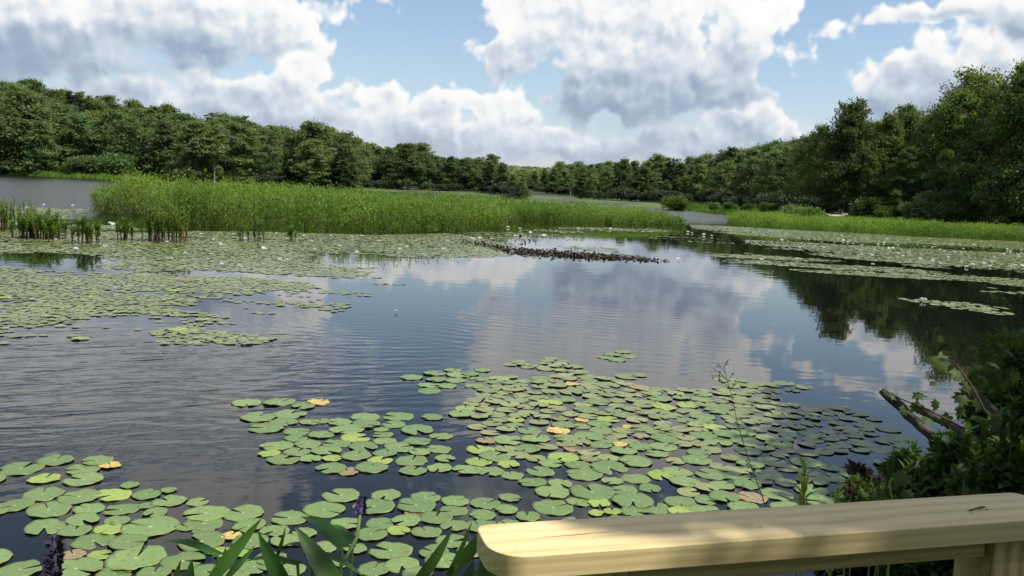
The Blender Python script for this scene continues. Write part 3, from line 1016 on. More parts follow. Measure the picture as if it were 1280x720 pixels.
# -- far wooded ridge seen through the gap: one mass
mb = MB()
n = 9000
pxs = trng.uniform(520, 800, n); Ds = trng.uniform(1050, 1600, n)
P = np.array([tuple(far(a, d)) for a, d in zip(pxs, Ds)])
P[:, 2] = ground_z(P[:, :2])
for q in range(6):
    Q = P + trng.normal(size=P.shape) * np.array([3.5, 3.5, 0]); Q[:, 2] = P[:, 2] + trng.uniform(2, 17, n)
    N = norm(trng.normal(size=(n, 3)) * 0.5 + np.array([0, -0.2, 0.8]))
    D_ = norm(np.cross(N, unit(n, trng)))
    s = trng.uniform(2.5, 5, n)
    mb.leaves(Q, D_, N, s, s * 0.7)
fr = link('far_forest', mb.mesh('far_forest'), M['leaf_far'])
tag(fr, 'dark bluish wooded ridge far beyond the gap between the woods', 'forest', kind='stuff')

# shade tree just outside the view on the right: it throws the dappled shade on rail and bank
SHADE = tree_meshes('shade_tree', 201, 9.5, 3.3, 3.0, 50, 15000, 0.24, top=0.6, limbs=16, flat=0.6)
SHADE[0].materials.append(M['bark']); SHADE[1].materials.append(M['leaf_near'])
for (x, y, s, label) in [(6.35, 0.75, 1.0, 'leafy tree leaning over the bank beside the deck, outside the view'), (9.4, 5.9, 1.0, 'leafy tree on the near bank behind the shaded shrubs, outside the view')]:
    t = empty('broadleaf_tree', (x, y, gz(x, y)), 0.6 * x, label, 'tree')
    t.scale = (s, s, s)
    link('trunk', SHADE[0], None, t); link('crown', SHADE[1], None, t)

for i, (x, y, s) in enumerate([(-13, -9, 0.8), (-7, -12, 0.85), (-1, -11, 0.8), (5, -13, 0.9), (-18, -3, 0.8), (10, -15, 0.9)]):  # unseen trees added behind the camera to dim skylight on the rail front
    a, b = PROTO['near'][i % 5]
    t = empty('broadleaf_tree', (x, y, gz(x, y)), i * 1.1, '%s unseen tree added behind the viewer to block skylight' % ORD[i], 'tree', 'unseen trees added to block light from behind')
    t.scale = (s * 0.9, s * 0.9, s * 0.8)
    link('trunk', a, None, t); link('crown', b, None, t)

# ------------------------------------------------------------------ reeds, grass
def px_poly(pts, z=0.0): return [w2(onz(a, b, z)) for a, b in pts]


front_e = [(112, 268), (160, 271), (205, 281), (250, 287), (330, 287), (420, 289), (470, 292), (540, 292), (600, 288), (648, 285), (655, 276), (700, 279), (760, 281), (820, 282), (862, 282)]
fe = px_poly(front_e)
back = []
for k, (x, y) in enumerate(fe[::-1]):
    dep = [2, 10, 16, 20, 24, 27, 27, 27, 27, 26, 25, 24, 22, 14, 8][k]
    L = math.hypot(x, y)
    back.append((x * (L + dep) / L, y * (L + dep) / L))
ISLAND = fe + back


def reed_bed(poly, dens, hfun, leaves_per, edge=1.6, seed=3, ll=0.21, lw=0.05):
    rng = np.random.default_rng(seed)
    A = np.array(poly); lo, hi = A.min(0), A.max(0)
    n = int((hi - lo).prod() * dens)
    P = rng.random((n, 2)) * (hi - lo) + lo
    P = P[in_poly(P, poly)]
    d = poly_dist(P, poly)
    d = d - 1.3 * vnoise(P, 1.4, 41) * (edge > 1)
    keep = (rng.random(len(P)) < np.where(d < edge, 1.0, 0.62)) & (d > 0)
    P = P[keep]; d = d[keep]
    hgt = hfun(P) * (0.82 + 0.3 * rng.random(len(P))) * (0.62 + 0.38 * np.clip(d / 1.3, 0, 1)) * (0.72 + 0.36 * vnoise(P, 1.5, 8) + 0.2 * vnoise(P, 5.0, 18))
    st, lf = MB(), MB()
    n = len(P)
    # stems: bent narrow ribbons in two directions
    lean = rng.normal(size=(n, 2)) * 0.24
    B = np.column_stack([P, np.full(n, -0.15)])
    T = np.column_stack([P + lean * hgt[:, None], hgt])
    vis = (d < 2.2) & (rng.random(n) < 0.7)
    for ax in ((1, 0, 0), (0, 1, 0)):
        S = np.array(ax) * 0.010
        V = np.stack([B - S, B + S, T + S * 0.4, T - S * 0.4], 1)[vis].reshape(-1, 3)
        st.add(V, np.arange(4 * vis.sum()).reshape(-1, 4))
    k = leaves_per
    t = 0.10 + 0.92 * rng.random((n, k)) ** 0.8
    Q = (B[:, None, :] * (1 - t[..., None]) + T[:, None, :] * t[..., None]).reshape(-1, 3)
    Q = Q + rng.normal(size=Q.shape) * np.array([0.10, 0.10, 0.05])
    Q[:, 2] = np.maximum(Q[:, 2], 0.02)
    m = len(Q)
    a = rng.random(m) * 6.283
    up = rng.uniform(-0.15, 1.3, m)
    Dv = norm(np.stack([np.cos(a), np.sin(a), up], 1))
    N = norm(np.stack([-np.cos(a) * up, -np.sin(a) * up, np.ones(m)], 1) + rng.normal(size=(m, 3)) * 0.35)
    s = ll * (0.6 + 0.7 * rng.random(m))
    tint = np.clip(np.repeat(0.1 + 0.5 * vnoise(P, 1.7, 4) + 0.3 * vnoise(P, 6.0, 14), k) + rng.normal(size=m) * 0.16 + 0.25 * (t.ravel() - 0.6), 0, 1)
    lf.leaves(Q, Dv, N, s, lw * (0.7 + 0.6 * rng.random(m)), tint)
    return st, lf


def island_h(P):
    px = to_px(np.column_stack([P, np.zeros(len(P))]))[:, 0]
    return np.interp(px, [110, 150, 200, 300, 420, 560, 640, 700, 800, 865], [1.4, 1.88, 1.95, 1.86, 1.64, 1.5, 1.32, 1.14, 0.98, 0.7])


st, lf = reed_bed(ISLAND, 9.5, island_h, 30, ll=0.21, lw=0.044)
rb = link('loosestrife_bed', lf.mesh('loosestrife_leaves'), M['reed'])
tag(rb, 'long island of dense bright green swamp loosestrife standing in the pond', 'reeds', kind='stuff')
s_ = link('stems', st.mesh('loosestrife_stems'), M['reed_stem'], rb)
s_['kind'] = 'stuff'


def stand(px0, px1, ybase, ytop, n, label, seed, deep=1.2, lpk=55):
    rng = np.random.default_rng(seed)
    a, b = onz(px0, ybase), onz(px1, ybase)
    c = (a + b) / 2
    wd = (b - a).length
    D = c.y
    H = (ybase - ytop) * D / FPX
    st, lf = MB(), MB()
    for i in range(int(n * 1.35)):
        x = rng.uniform(-wd / 2, wd / 2); y = rng.uniform(-deep / 2, deep / 2)
        h = H * (0.6 + 0.4 * rng.random()) * (1 - 0.35 * (2 * abs(x) / max(wd, 0.01)) ** 2)
        tx, ty = x + rng.normal() * 0.12 * h, y + rng.normal() * 0.12 * h
        st.tube([(x, y, -0.2), ((x + tx) / 2, (y + ty) / 2, h * 0.5), (tx, ty, h * 0.92)], [0.02, 0.013, 0.006], 5)
        t = 0.32 + 0.68 * rng.random(lpk)
        Q = np.stack([x + (tx - x) * t, y + (ty - y) * t, h * t * 0.95], 1)
        an = rng.random(lpk) * 6.283; up = rng.uniform(0.1, 0.9, lpk)
        Dv = np.stack([np.cos(an), np.sin(an), up], 1)
        N = np.stack([-np.cos(an) * up, -np.sin(an) * up, np.ones(lpk)], 1)
        lf.leaves(Q, Dv, N, 0.15 * (0.6 + 0.8 * rng.random(lpk)), 0.03, np.clip(0.45 + rng.normal(size=lpk) * 0.2, 0, 1))
    t = empty('loosestrife_clump', (c.x, c.y, 0), 0, label, 'water plant', 'loosestrife clumps in front of the reed island')
    link('stems', st.mesh('clump_stems', True), M['reed_stem'], t)
    link('leaves', lf.mesh('clump_leaves'), M['reed'], t)
    return t


stand(-30, 24, 288, 243, 46, 'green loosestrife clump cut by the left edge of the view', 301, 3)
stand(22, 84, 298, 260, 50, 'widest loose clump of loosestrife on brown stems at the left', 302)
stand(92, 122, 304, 264, 16, 'small dark stemmed loosestrife clump left of the reed island tip', 303, 0.8)
stand(146, 172, 300, 268, 10, 'sparse thin loosestrife clump with brown stems below the island tip', 304, 0.8)
stand(184, 238, 302, 246, 34, 'tall loosestrife clump on dark stems directly before the island', 305)
stand(300, 312, 302, 268, 4, 'slim loosestrife stem group left of the twin stems', 306, 0.3)
stand(318, 336, 303, 270, 5, 'twin loosestrife stems standing alone in the pads', 307, 0.3)
stand(352, 370, 302, 280, 4, 'shortest loosestrife sprig, rightmost of those in the pads', 308, 0.3)
stand(64, 70, 303, 272, 2, 'single thin loosestrife sprig before the wide left clump', 309, 0.2)


def grass_strip(poly, dens, H, wdt, seed, hvar=0.5):
    rng = np.random.default_rng(seed)
    A = np.array(poly); lo, hi = A.min(0), A.max(0)
    n = int((hi - lo).prod() * dens)
    P = rng.random((n, 2)) * (hi - lo) + lo
    P = P[in_poly(P, poly)]
    n = len(P)
    z = ground_z(P); z = np.maximum(z, -0.05)
    h = H * (1 - hvar / 2 + hvar * rng.random(n)) * (0.75 + 0.5 * vnoise(P, 2.6, 9))
    mb = MB()
    a = rng.random(n) * 6.283
    Dv = np.stack([np.cos(a) * 0.35, np.sin(a) * 0.35, np.ones(n)], 1)
    N = np.stack([np.cos(a + 1.5), np.sin(a + 1.5), np.zeros(n) + 0.2], 1)
    tint = np.clip(0.15 + 0.6 * vnoise(P, 2.1, 12) + rng.normal(size=n) * 0.15, 0, 1)
    mb.leaves(np.column_stack([P, z - 0.03]), Dv, N, h, wdt, tint, fold=0.05, mid=0.3)
    return mb


GSTRIP = px_poly([(910, 281), (960, 285), (1040, 289), (1120, 292), (1200, 296), (1280, 300), (1420, 308)]) + px_poly([(1420, 297), (1280, 291), (1200, 288), (1120, 284.5), (1040, 281), (960, 277), (915, 275)])
def strip_h(P):
    return 0.72 + 0.3 * vnoise(P, 4.0, 61)


_, lf = reed_bed(GSTRIP, 16.0, strip_h, 15, 0.8, 21, 0.2, 0.05)
g1 = link('shore_grass', lf.mesh('shore_grass'), M['reed'])
tag(g1, 'strip of bright green marsh growth along the right side of the pond', 'grass', kind='stuff')
far_g = [w2(far(-60, 288)), w2(far(0, 286)), w2(far(70, 266)), w2(far(140, 258)), w2(far(190, 258)), w2(far(200, 272)), w2(far(140, 275)), w2(far(70, 298)), w2(far(0, 312)), w2(far(-60, 315))]
mb = grass_strip(far_g, 3.0, 1.3, 0.5, 22)
far2 = [w2(far(855, 141)), w2(far(880, 125)), w2(far(930, 115)), w2(far(990, 101)), w2(far(1060, 90)), w2(far(1180, 80)), w2(far(1290, 74)), w2(far(1290, 80)), w2(far(1180, 86)), w2(far(1060, 97)), w2(far(990, 109)), w2(far(930, 124)), w2(far(885, 138)), w2(far(858, 152))]
mb2 = grass_strip(far2, 14, 0.6, 0.09, 23)
g2 = link('bank_grass', mb.mesh('bank_grass'), M['grass'])
tag(g2, 'low green grass on the far left shore below the trees', 'grass', kind='stuff')
g3 = link('bank_grass', mb2.mesh('bank_grass_right'), M['grass'])
tag(g3, 'low green grass at the foot of the right wood', 'grass', kind='stuff')

# small pale boat pulled up behind the grass
p = far(1049, 95)
bt = empty('rowboat', (p.x, p.y, gz(p.x, p.y) + 0.2), R(12), 'small pale boat with a pinkish hull lying behind the marsh grass', 'boat')


def hull(L, B, Hh, t):
    mb = MB(); ks = 9
    rows = []
    for i in range(ks):
        u = i / (ks - 1)
        b = B / 2 * (1 - max(0, (u - 0.45) / 0.55) ** 2.2)
        sh = 0.08 * u * u
        x = -L / 2 + L * u
        rows.append([(x, -b, Hh + sh), (x, -b * 0.8, 0.12), (x, 0, 0.0 + sh), (x, b * 0.8, 0.12), (x, b, Hh + sh), (x, max(b - t, 0), Hh + sh), (x, max(b * 0.8 - t, 0), 0.15), (x, 0, 0.04 + sh), (x, -max(b * 0.8 - t, 0), 0.15), (x, -max(b - t, 0), Hh + sh)])
    k = 10
    V = [v for r_ in rows for v in r_]
    F = []
    for i in range(ks - 1):
        for j in range(k):
            F.append((i * k + j, (i + 1) * k + j, (i + 1) * k + (j + 1) % k, i * k + (j + 1) % k))
    mb.add(V, F)
    return mb


M['boat_hull'] = simple_mat('boat_hull', (0.5, 0.32, 0.28), (0.62, 0.42, 0.36), 6, 0.5)
M['boat_white'] = simple_mat('boat_white', (0.66, 0.62, 0.55), (0.75, 0.72, 0.66), 6, 0.5)
link('hull', hull(2.6, 1.0, 0.42, 0.04).mesh('hull', True), M['boat_hull'], bt)
mb = MB()
bm_box = lambda x0, x1, y0, y1, z0, z1: ([(x0, y0, z0), (x1, y0, z0), (x1, y1, z0), (x0, y1, z0), (x0, y0, z1), (x1, y0, z1), (x1, y1, z1), (x0, y1, z1)], [(3, 2, 1, 0), (4, 5, 6, 7), (0, 1, 5, 4), (1, 2, 6, 5), (2, 3, 7, 6), (3, 0, 4, 7)])
mb.add(*bm_box(0.62, 1.06, -0.34, 0.34, 0.40, 0.62)); link('bow_deck', mb.mesh('bow_deck'), M['boat_white'], bt)
mb = MB(); mb.add(*bm_box(-0.2, 0.05, -0.44, 0.44, 0.30, 0.345)); link('seat', mb.mesh('seat'), M['boat_white'], bt)
mb = MB(); mb.add(*bm_box(-1.335, -1.305, -0.48, 0.48, 0.06, 0.5)); link('transom', mb.mesh('transom'), M['boat_white'], bt)

# ------------------------------------------------------------------ lily pads
def pad_mat(name, ca, cb, spot, rim, per_object=True, spots=0.545):
    m, t, out = new_mat(name)
    tcn = t.n('ShaderNodeTexCoord').outputs['Object']
    at = t.n('ShaderNodeAttribute', attribute_name='tint').outputs['Fac']
    oi = t.n('ShaderNodeObjectInfo').outputs['Random']
    if per_object:
        off = t.n('ShaderNodeCombineXYZ'); t.L.new(t.math('MULTIPLY', oi, 91.0), off.inputs[0]); t.L.new(t.math('MULTIPLY', oi, 37.0), off.inputs[2])
        v = t.vmath('ADD', tcn, off.outputs[0])
    else:
        v = tcn
    big = t.noise(v, 9 if per_object else 5, 4, 0.6)
    f = t.math('MULTIPLY_ADD', big, 0.55, t.math('MULTIPLY', oi if per_object else at, 0.5))
    col = t.ramp(f, [(0.2, ca), (0.85, cb)])
    sp_ = t.noise(v, 34 if per_object else 12, 5, 0.65)
    col = t.mix(t.mapr(sp_, spots, spots + 0.07, 0, 0.8), col, spot)
    if per_object:
        s = t.n('ShaderNodeSeparateXYZ'); t.L.new(tcn, s.inputs[0])
        ang = t.math('ARCTAN2', s.outputs[1], s.outputs[0])
        rad = t.vmath('LENGTH', tcn, out=1)
        vein = t.math('POWER', t.math('ABSOLUTE', t.math('COSINE', t.math('MULTIPLY', ang, 8.5))), 60)
        col = t.mix(t.math('MULTIPLY', vein, 0.28), col, (min(1, cb[0] * 1.6), min(1, cb[1] * 1.45), cb[2] * 1.5))
        hub = t.mapr(rad, 0.012, 0.004)
        col = t.mix(t.math('MULTIPLY', hub, 0.8), col, (0.45, 0.5, 0.2))
        # worn rim: the attribute runs 0 (centre) to 1 (edge)
        re_ = t.math('MULTIPLY', t.mapr(at, 0.86, 1.0), t.mapr(t.noise(v, 22, 3, 0.6), 0.42, 0.62))
        col = t.mix(t.math('MULTIPLY', re_, 0.6), col, rim)
    p = t.n('ShaderNodeBsdfPrincipled', i_Base_Color=col)
    t.L.new(t.math('MULTIPLY_ADD', big, 0.3, 0.22), p.inputs['Roughness'])
    p.inputs['Specular IOR Level'].default_value = 0.4
    b = t.n('ShaderNodeBump', i_Strength=0.35, i_Distance=0.01)
    t.L.new(t.noise(v, 40, 3, 0.6), b.inputs['Height']); t.L.new(b.outputs[0], p.inputs['Normal'])
    t.L.new(p.outputs[0], out.inputs[0])
    return m


M['pad'] = pad_mat('pad', (0.095, 0.165, 0.044), (0.175, 0.262, 0.078), (0.15, 0.12, 0.05), (0.18, 0.16, 0.07))
M['pad_light'] = pad_mat('pad_light', (0.17, 0.27, 0.045), (0.27, 0.36, 0.07), (0.2, 0.14, 0.05), (0.25, 0.17, 0.06), spots=0.56)
M['pad_yellow'] = pad_mat('pad_yellow', (0.42, 0.34, 0.07), (0.6, 0.46, 0.12), (0.3, 0.18, 0.06), (0.25, 0.15, 0.06), spots=0.5)
M['pad_brown'] = pad_mat('pad_brown', (0.22, 0.18, 0.075), (0.3, 0.23, 0.11), (0.14, 0.1, 0.05), (0.14, 0.09, 0.05), spots=0.5)
M['pad_field'] = pad_mat('pad_field', (0.115, 0.15, 0.048), (0.25, 0.28, 0.1), (0.17, 0.13, 0.06), (0.2, 0.14, 0.06), per_object=False, spots=0.56)


def pad_geo(seed, ragged=0.0):
    """one pad of about 1 m radius: rings, a notch, a wavy rim and now and then a bite"""
    rng = np.random.default_rng(seed)
    n = 46
    w = R(rng.choice([2.0, 3.5, 6, 9, 14]))
    lip = rng.uniform(-0.1, 0.15)
    ang = np.linspace(w, 2 * math.pi - w, n)
    ph = rng.random(6) * 6.28
    rim = 1 + 0.03 * np.sin(2 * ang + ph[0]) + 0.02 * np.sin(5 * ang + ph[1]) + 0.012 * np.sin(11 * ang + ph[2])
    rim *= 1 - 0.12 * np.exp(-((np.minimum(ang, 2 * math.pi - ang) - w) / 0.22) ** 2)
    rim += rng.normal(size=n) * (0.006 + 0.05 * ragged)
    for _ in range(rng.integers(0, 2) + int(6 * ragged)):
        c = rng.random() * 6.28
        rim -= rng.uniform(0.05, 0.2) * np.exp(-((ang - c) / rng.uniform(0.05, 0.14)) ** 2)
    wave = 0.022 * np.sin(3 * ang + ph[3]) + 0.02 * np.sin(7 * ang + ph[4]) + ragged * 0.12 * np.maximum(0, np.sin(2 * ang + ph[5]))
    rr_ = [0.07, 0.3, 0.6, 0.85, 1.0]
    V, T = [], []
    for q in rr_:
        z = 0.02 * q * q + wave * q ** 3
        sh = rim * q
        V.append(np.stack([np.cos(ang) * sh, np.sin(ang) * sh, z], 1)); T.append(np.full(n, q))
    # thin turned-down edge gives the leaf a thickness
    V.append(np.stack([np.cos(ang) * rim * 0.995, np.sin(ang) * rim * 0.995, V[-1][:, 2] - 0.028], 1)); T.append(np.full(n, 1.0))
    V = np.concatenate(V); T = np.concatenate(T)
    F = []
    for a in range(len(rr_)):
        for i in range(n - 1):
            F.append((a * n + i, (a + 1) * n + i, (a + 1) * n + i + 1, a * n + i + 1))
    hub = len(V)
    V = np.vstack([V, [[0, 0, 0.004]]]); T = np.append(T, 0.0)
    F3 = [(hub, i, i + 1) for i in range(n - 1)]
    return V, F, F3, T


PADS = []
for s in range(9):
    # baked at 12.5 cm radius so that material detail keeps a real size
    V, F, F3, T = pad_geo(500 + s, 0.0 if s < 6 else 0.35 if s < 8 else 1.0)
    mb = MB(); mb.add(V * 0.125, F, T); mb.F[3] = [np.array(F3)]
    PADS.append(mb.mesh('lily_pad', True))
# traced pads: pixel centre, width in pixels, look (g green, l light, y yellow, b brown)
TR = {
    'left': '27,586,55 69,576,43 121,577,40 103,587,44 138,583,24,y 55,599,38,l 104,600,48 54,618,52 99,622,49 162,607,25 140,619,46,l 183,619,36 18,633,45 61,638,57 111,637,39 151,638,44 103,651,44 56,660,53 146,652,32 93,664,41 136,663,36,l '
            '188,659,70 117,677,50 160,679,48 92,695,31,b 125,695,30,l 170,699,74 25,714,54 95,713,64 143,718,45 192,718,40 211,614,20 211,627,40 184,633,24 194,642,33 247,628,29 257,643,58 255,655,50 233,659,30 254,664,31 304,642,50 311,658,43 '
            '289,671,26,y 252,678,58 313,678,47 343,664,36 362,648,50 356,677,36 229,703,55 275,691,31,l 300,693,25,l 257,716,40 295,717,40 318,710,45 338,700,42 364,713,40 -14,640,48 -20,600,50 -18,700,60',
    'middle': '426,620,50 405,638,55 482,620,40 467,634,53 431,656,40 532,623,38 520,633,49 569,627,36 606,630,37 567,639,38 603,644,34 518,643,27,b 507,652,39 545,648,42 498,664,31,l 533,666,38 464,669,42 567,658,36 565,677,42 488,689,56 542,691,39 '
              '475,655,36 600,658,40 633,638,30 467,713,45 502,707,45 553,702,45 444,687,30 400,687,40 380,667,32 368,677,30 637,657,34 590,690,40 620,675,40 415,705,44 522,718,40',
    'upper': '308,504,38 349,503,41 379,508,32 398,503,28,y 323,522,44 362,518,43 354,528,38 331,536,45 387,528,28 402,527,22 424,528,32 456,522,39 497,521,40 458,531,37 492,531,30 540,522,28 433,538,44 371,540,34 402,544,34 444,548,37,l 521,538,42 476,538,20 '
             '478,544,27 481,552,31 370,549,30 345,558,42 384,556,35 420,555,36 454,559,40 522,552,36 499,560,38 551,546,30 336,568,28,l 371,566,35 408,564,38 445,570,42 481,567,32 354,575,40 388,574,29 415,574,26,l 475,576,31,l 514,577,42 524,566,29 548,562,32 '
             '413,586,40 435,590,31,b 464,585,44 516,589,37 549,586,34 556,574,26',
    'rail': '691,635,52 740,616,57 791,627,55 749,630,32,l 690,616,44 700,605,34 665,604,36 675,590,40 730,593,49 761,585,50 794,599,40 780,613,33 765,602,28 612,590,35 640,595,32 660,646,33 637,623,30 745,642,20,l 765,640,24,l 812,611,30 583,588,38 598,578,34,l '
            '697,539,31,y 644,526,22,l 606,506,16,b 727,525,18,y 715,481,20,y 715,562,22,b 774,556,20,y 784,534,14,y 802,546,22,b 607,552,26,b 820,636,40 850,628,44 880,640,46 905,622,40 930,636,42 840,650,40 775,655,44 720,655,44 690,660,40',
    'tip': '514,472,30 543,467,28 566,463,24 573,469,30 536,482,30 545,475,26 599,474,26 569,476,28 559,483,26 536,489,30 593,483,26 603,463,22 588,468,22 765,444,22 778,440,22 757,447,22 770,450,24 786,446,20',
}
WHERE = {'left': 'in the cluster at the lower left', 'middle': 'in the row before the pickerelweed', 'upper': 'in the left arm of the central patch', 'rail': 'on the central patch beyond the rail', 'tip': 'in loose groups at the patch tip'}
LOOK = {'g': ('pad', 'green'), 'l': ('pad_light', 'yellowish green'), 'y': ('pad_yellow', 'yellow withering'), 'b': ('pad_brown', 'brownish decaying')}
prng = np.random.default_rng(17)
placed = []          # x, y, radius of every pad near the deck
n_single = 0


def put_pad(x, y, r, look, where, k=None):
    global n_single
    big = r > 0.14
    if look in 'yb': w = prng.choice([6, 7, 8])
    elif look == 'l': w = prng.choice([3, 4, 6, 7])
    else: w = prng.choice([0, 1, 2, 3, 4, 5, 6], p=[.16, .16, .16, .14, .14, .12, .12])
    o = bpy.data.objects.new('lily_pad', PADS[w])
    COL.objects.link(o)
    o.location = (x, y, 0.0035 + 0.007 * prng.random())
    o.rotation_euler = (prng.normal() * 0.012, prng.normal() * 0.012, prng.random() * 6.283)
    s = r / 0.125
    o.scale = (s, s * prng.uniform(0.86, 1.06), s)
    mat, word = LOOK[look]
    o.material_slots[0].link = 'OBJECT'; o.material_slots[0].material = M[mat]
    tag(o, '%s%s lily pad floating %s' % ('large ' if big else 'small ' if r < 0.095 else '', word, where), 'lily pad', '%s%s lily pads %s' % ('large ' if big else 'small ' if r < 0.095 else '', word, where))
    placed.append((x, y, r))
    n_single += 1


for m_ in ('pad',):
    for me in PADS: me.materials.append(M[m_])
for key, txt in TR.items():
    for it in txt.split():
        a = it.split(',')
        px, py, wd = float(a[0]), float(a[1]), float(a[2])
        p = onz(px, py)
        depth = -(CAM_M.inverted() @ (p - CAM_P)).z
        put_pad(p.x, p.y, max(0.05, wd * depth / FPX / 2), a[3] if len(a) > 3 else 'g', WHERE[key])

# the rest of the central patch
PATCH_PX = [(552, 530), (585, 505), (612, 478), (640, 452), (690, 447), (728, 462), (750, 474), (800, 468), (828, 484), (880, 486), (905, 474), (950, 480), (1003, 478), (1010, 488), (985, 494), (1040, 505), (1085, 520), (1120, 540), (1140, 560), (1125, 600),
            (1075, 616), (1010, 640), (960, 660), (880, 690), (760, 690), (700, 680), (675, 645), (655, 606), (600, 580), (575, 560)]
PATCH = px_poly(PATCH_PX)
A = np.array(PATCH); lo, hi = A.min(0), A.max(0)
cand = prng.random((26000, 2)) * (hi - lo) + lo
cand = cand[in_poly(cand, PATCH)]
gaps = vnoise(cand, 0.75, 31) * 0.6 + vnoise(cand, 0.32, 32) * 0.4
edge = poly_dist(cand, PATCH)
cand = cand[(gaps > 0.30 + 0.22 * np.exp(-edge / 0.35))]
acc = []
cell = {}
def near_ok(x, y, r, k):
    cx, cy = int(math.floor(x / 0.5)), int(math.floor(y / 0.5))
    for i in (-1, 0, 1):
        for j in (-1, 0, 1):
            for (a, b, q) in cell.get((cx + i, cy + j), ()):
                if (a - x) ** 2 + (b - y) ** 2 < (k * (r + q)) ** 2: return False
    return True
def note(x, y, r): cell.setdefault((int(math.floor(x / 0.5)), int(math.floor(y / 0.5))), []).append((x, y, r))
for q in placed: note(*q)
for (x, y) in cand:
    r = 0.5 * prng.uniform(0.17, 0.29)
    if near_ok(x, y, r, 0.80):
        acc.append((x, y, r)); note(x, y, r)
acc.sort(key=lambda q: math.hypot(q[0], q[1]) / q[2])
rest = []
for (x, y, r) in acc:
    u = prng.random()
    look = 'y' if u < 0.008 else 'b' if u < 0.025 else 'l' if u < 0.12 else 'g'
    if n_single < 296:
        px = to_px([(x, y, 0)])[0]
        where = 'on the central patch beyond the rail' if px[0] < 860 else 'on the central patch near the shady bank'
        put_pad(x, y, r, look, where)
    else:
        rest.append((x, y, r, look))

# everything farther out: one object
SMALLPAD = []
for s in range(6):
    rng = np.random.default_rng(900 + s)
    n = 15
    w = R(14)
    an = np.linspace(w, 2 * math.pi - w, n)
    rm_ = 1 + 0.05 * np.sin(2 * an + s) + rng.normal(size=n) * 0.03
    V = np.stack([np.cos(an) * rm_, np.sin(an) * rm_, 0.05 * np.sin(3 * an + s)], 1)
    V = np.vstack([[[0.05, 0, 0]], V])
    SMALLPAD.append(V)
PV, PF = {k: [] for k in 'glyb'}, None
field = MB()
colors = {'g': (0.02, 0.75), 'l': (0.75, 1.0), 'y': (0, 0), 'b': (0, 0)}


def field_pads(P, rad, rng, lift=0.0):
    n = len(P)
    w = rng.integers(6, size=n)
    rot = rng.random(n) * 6.283
    c, s = np.cos(rot)[:, None], np.sin(rot)[:, None]
    base = np.stack(SMALLPAD)[w]                       # n,16,3
    X_ = (base[:, :, 0] * c - base[:, :, 1] * s) * rad[:, None]
    Y_ = (base[:, :, 0] * s + base[:, :, 1] * c) * rad[:, None]
    tilt = rng.normal(size=(n, 2)) * 0.022
    z0 = 0.006 + 0.009 * rng.random(n) + lift
    Z_ = base[:, :, 2] * rad[:, None] * 0.5 + X_ * tilt[:, :1] + Y_ * tilt[:, 1:] + z0[:, None]
    V = np.stack([X_ + P[:, :1], Y_ + P[:, 1:2], Z_], -1)
    m = base.shape[1]
    F = np.arange(n * m).reshape(n, m)
    tint = np.clip(0.35 + rng.normal(size=n) * 0.22 + 0.35 * (vnoise(P, 3.0, 77) - 0.5), 0, 1)
    field.add(V.reshape(-1, 3), F, np.repeat(tint, m))


def fill(pxpoly, rad_rng, k, cover, seed, nscale=1.6, stretch=2.2, tries=30000, edge_soft=1.0):
    rng = np.random.default_rng(seed)
    poly = px_poly(pxpoly)
    A = np.array(poly); lo, hi = A.min(0), A.max(0)
    P = rng.random((tries, 2)) * (hi - lo) + lo
    P = P[in_poly(P, poly)]
    sc = P * np.array([1 / stretch, 1.0])
    g = 0.65 * vnoise(sc, nscale, seed) + 0.35 * vnoise(sc, nscale * 0.35, seed + 1)
    d = poly_dist(P, poly)
    over = g - (1 - cover) - 0.3 * np.exp(-d / edge_soft)
    P = P[over > -0.06]; over = over[over > -0.06]
    dense = np.clip((over + 0.06) / 0.22, 0.06, 1.0)
    cells = {}
    S = rad_rng[1] * 2
    keep = []
    for (x, y), dn in zip(P, dense):
        r = rng.uniform(*rad_rng)
        cx, cy = int(math.floor(x / S)), int(math.floor(y / S))
        ok = True
        for i in (-1, 0, 1):
            for j in (-1, 0, 1):
                for (a, b, q) in cells.get((cx + i, cy + j), ()):
                    if (a - x) ** 2 + (b - y) ** 2 < (k * (r + q)) ** 2: ok = False; break
                if not ok: break
            if not ok: break
        if ok:
            cells.setdefault((cx, cy), []).append((x, y, r))
            if rng.random() < dn: keep.append((x, y, r))
    if keep:
        K = np.array(keep)
        field_pads(K[:, :2], K[:, 2], rng)
    return len(keep)


F_A = [(-60, 292), (20, 287), (110, 280), (150, 283), (205, 289), (330, 290), (470, 294), (560, 292), (640, 304), (655, 318), (610, 322), (540, 321), (500, 323), (470, 318), (400, 318), (380, 324), (430, 332), (480, 334), (455, 346), (425, 352), (350, 344), (250, 338), (180, 340), (120, 334), (130, 322), (60, 316), (0, 317), (-60, 318)]
F_B = [(-60, 324), (0, 330), (60, 336), (120, 341), (220, 345), (300, 346), (380, 352), (400, 360), (330, 364), (300, 372), (240, 378), (250, 392), (160, 396), (110, 402), (60, 408), (0, 416), (-80, 420)]
cnt = fill([(-60, 262), (20, 256), (110, 262), (112, 277), (40, 282), (-60, 286)], (0.1, 0.17), 0.74, 0.85, 40, 3, 3, 20000, 1.0)
cnt += fill(F_A, (0.065, 0.115), 0.76, 0.86, 41, 2.0, 3.0, 120000, 0.6)
cnt += fill(F_B, (0.05, 0.10), 0.74, 0.86, 43, 0.9, 3.4, 70000, 0.8)
cnt += fill([(192, 414), (230, 408), (300, 418), (345, 424), (330, 430), (262, 431), (218, 435), (196, 428)], (0.055, 0.095), 0.78, 0.85, 44, 0.6, 2, 6000, 0.3)
cnt += fill([(392, 380), (440, 378), (466, 386), (420, 390), (395, 386)], (0.055, 0.095), 0.8, 0.75, 45, 0.6, 2, 2400, 0.3)
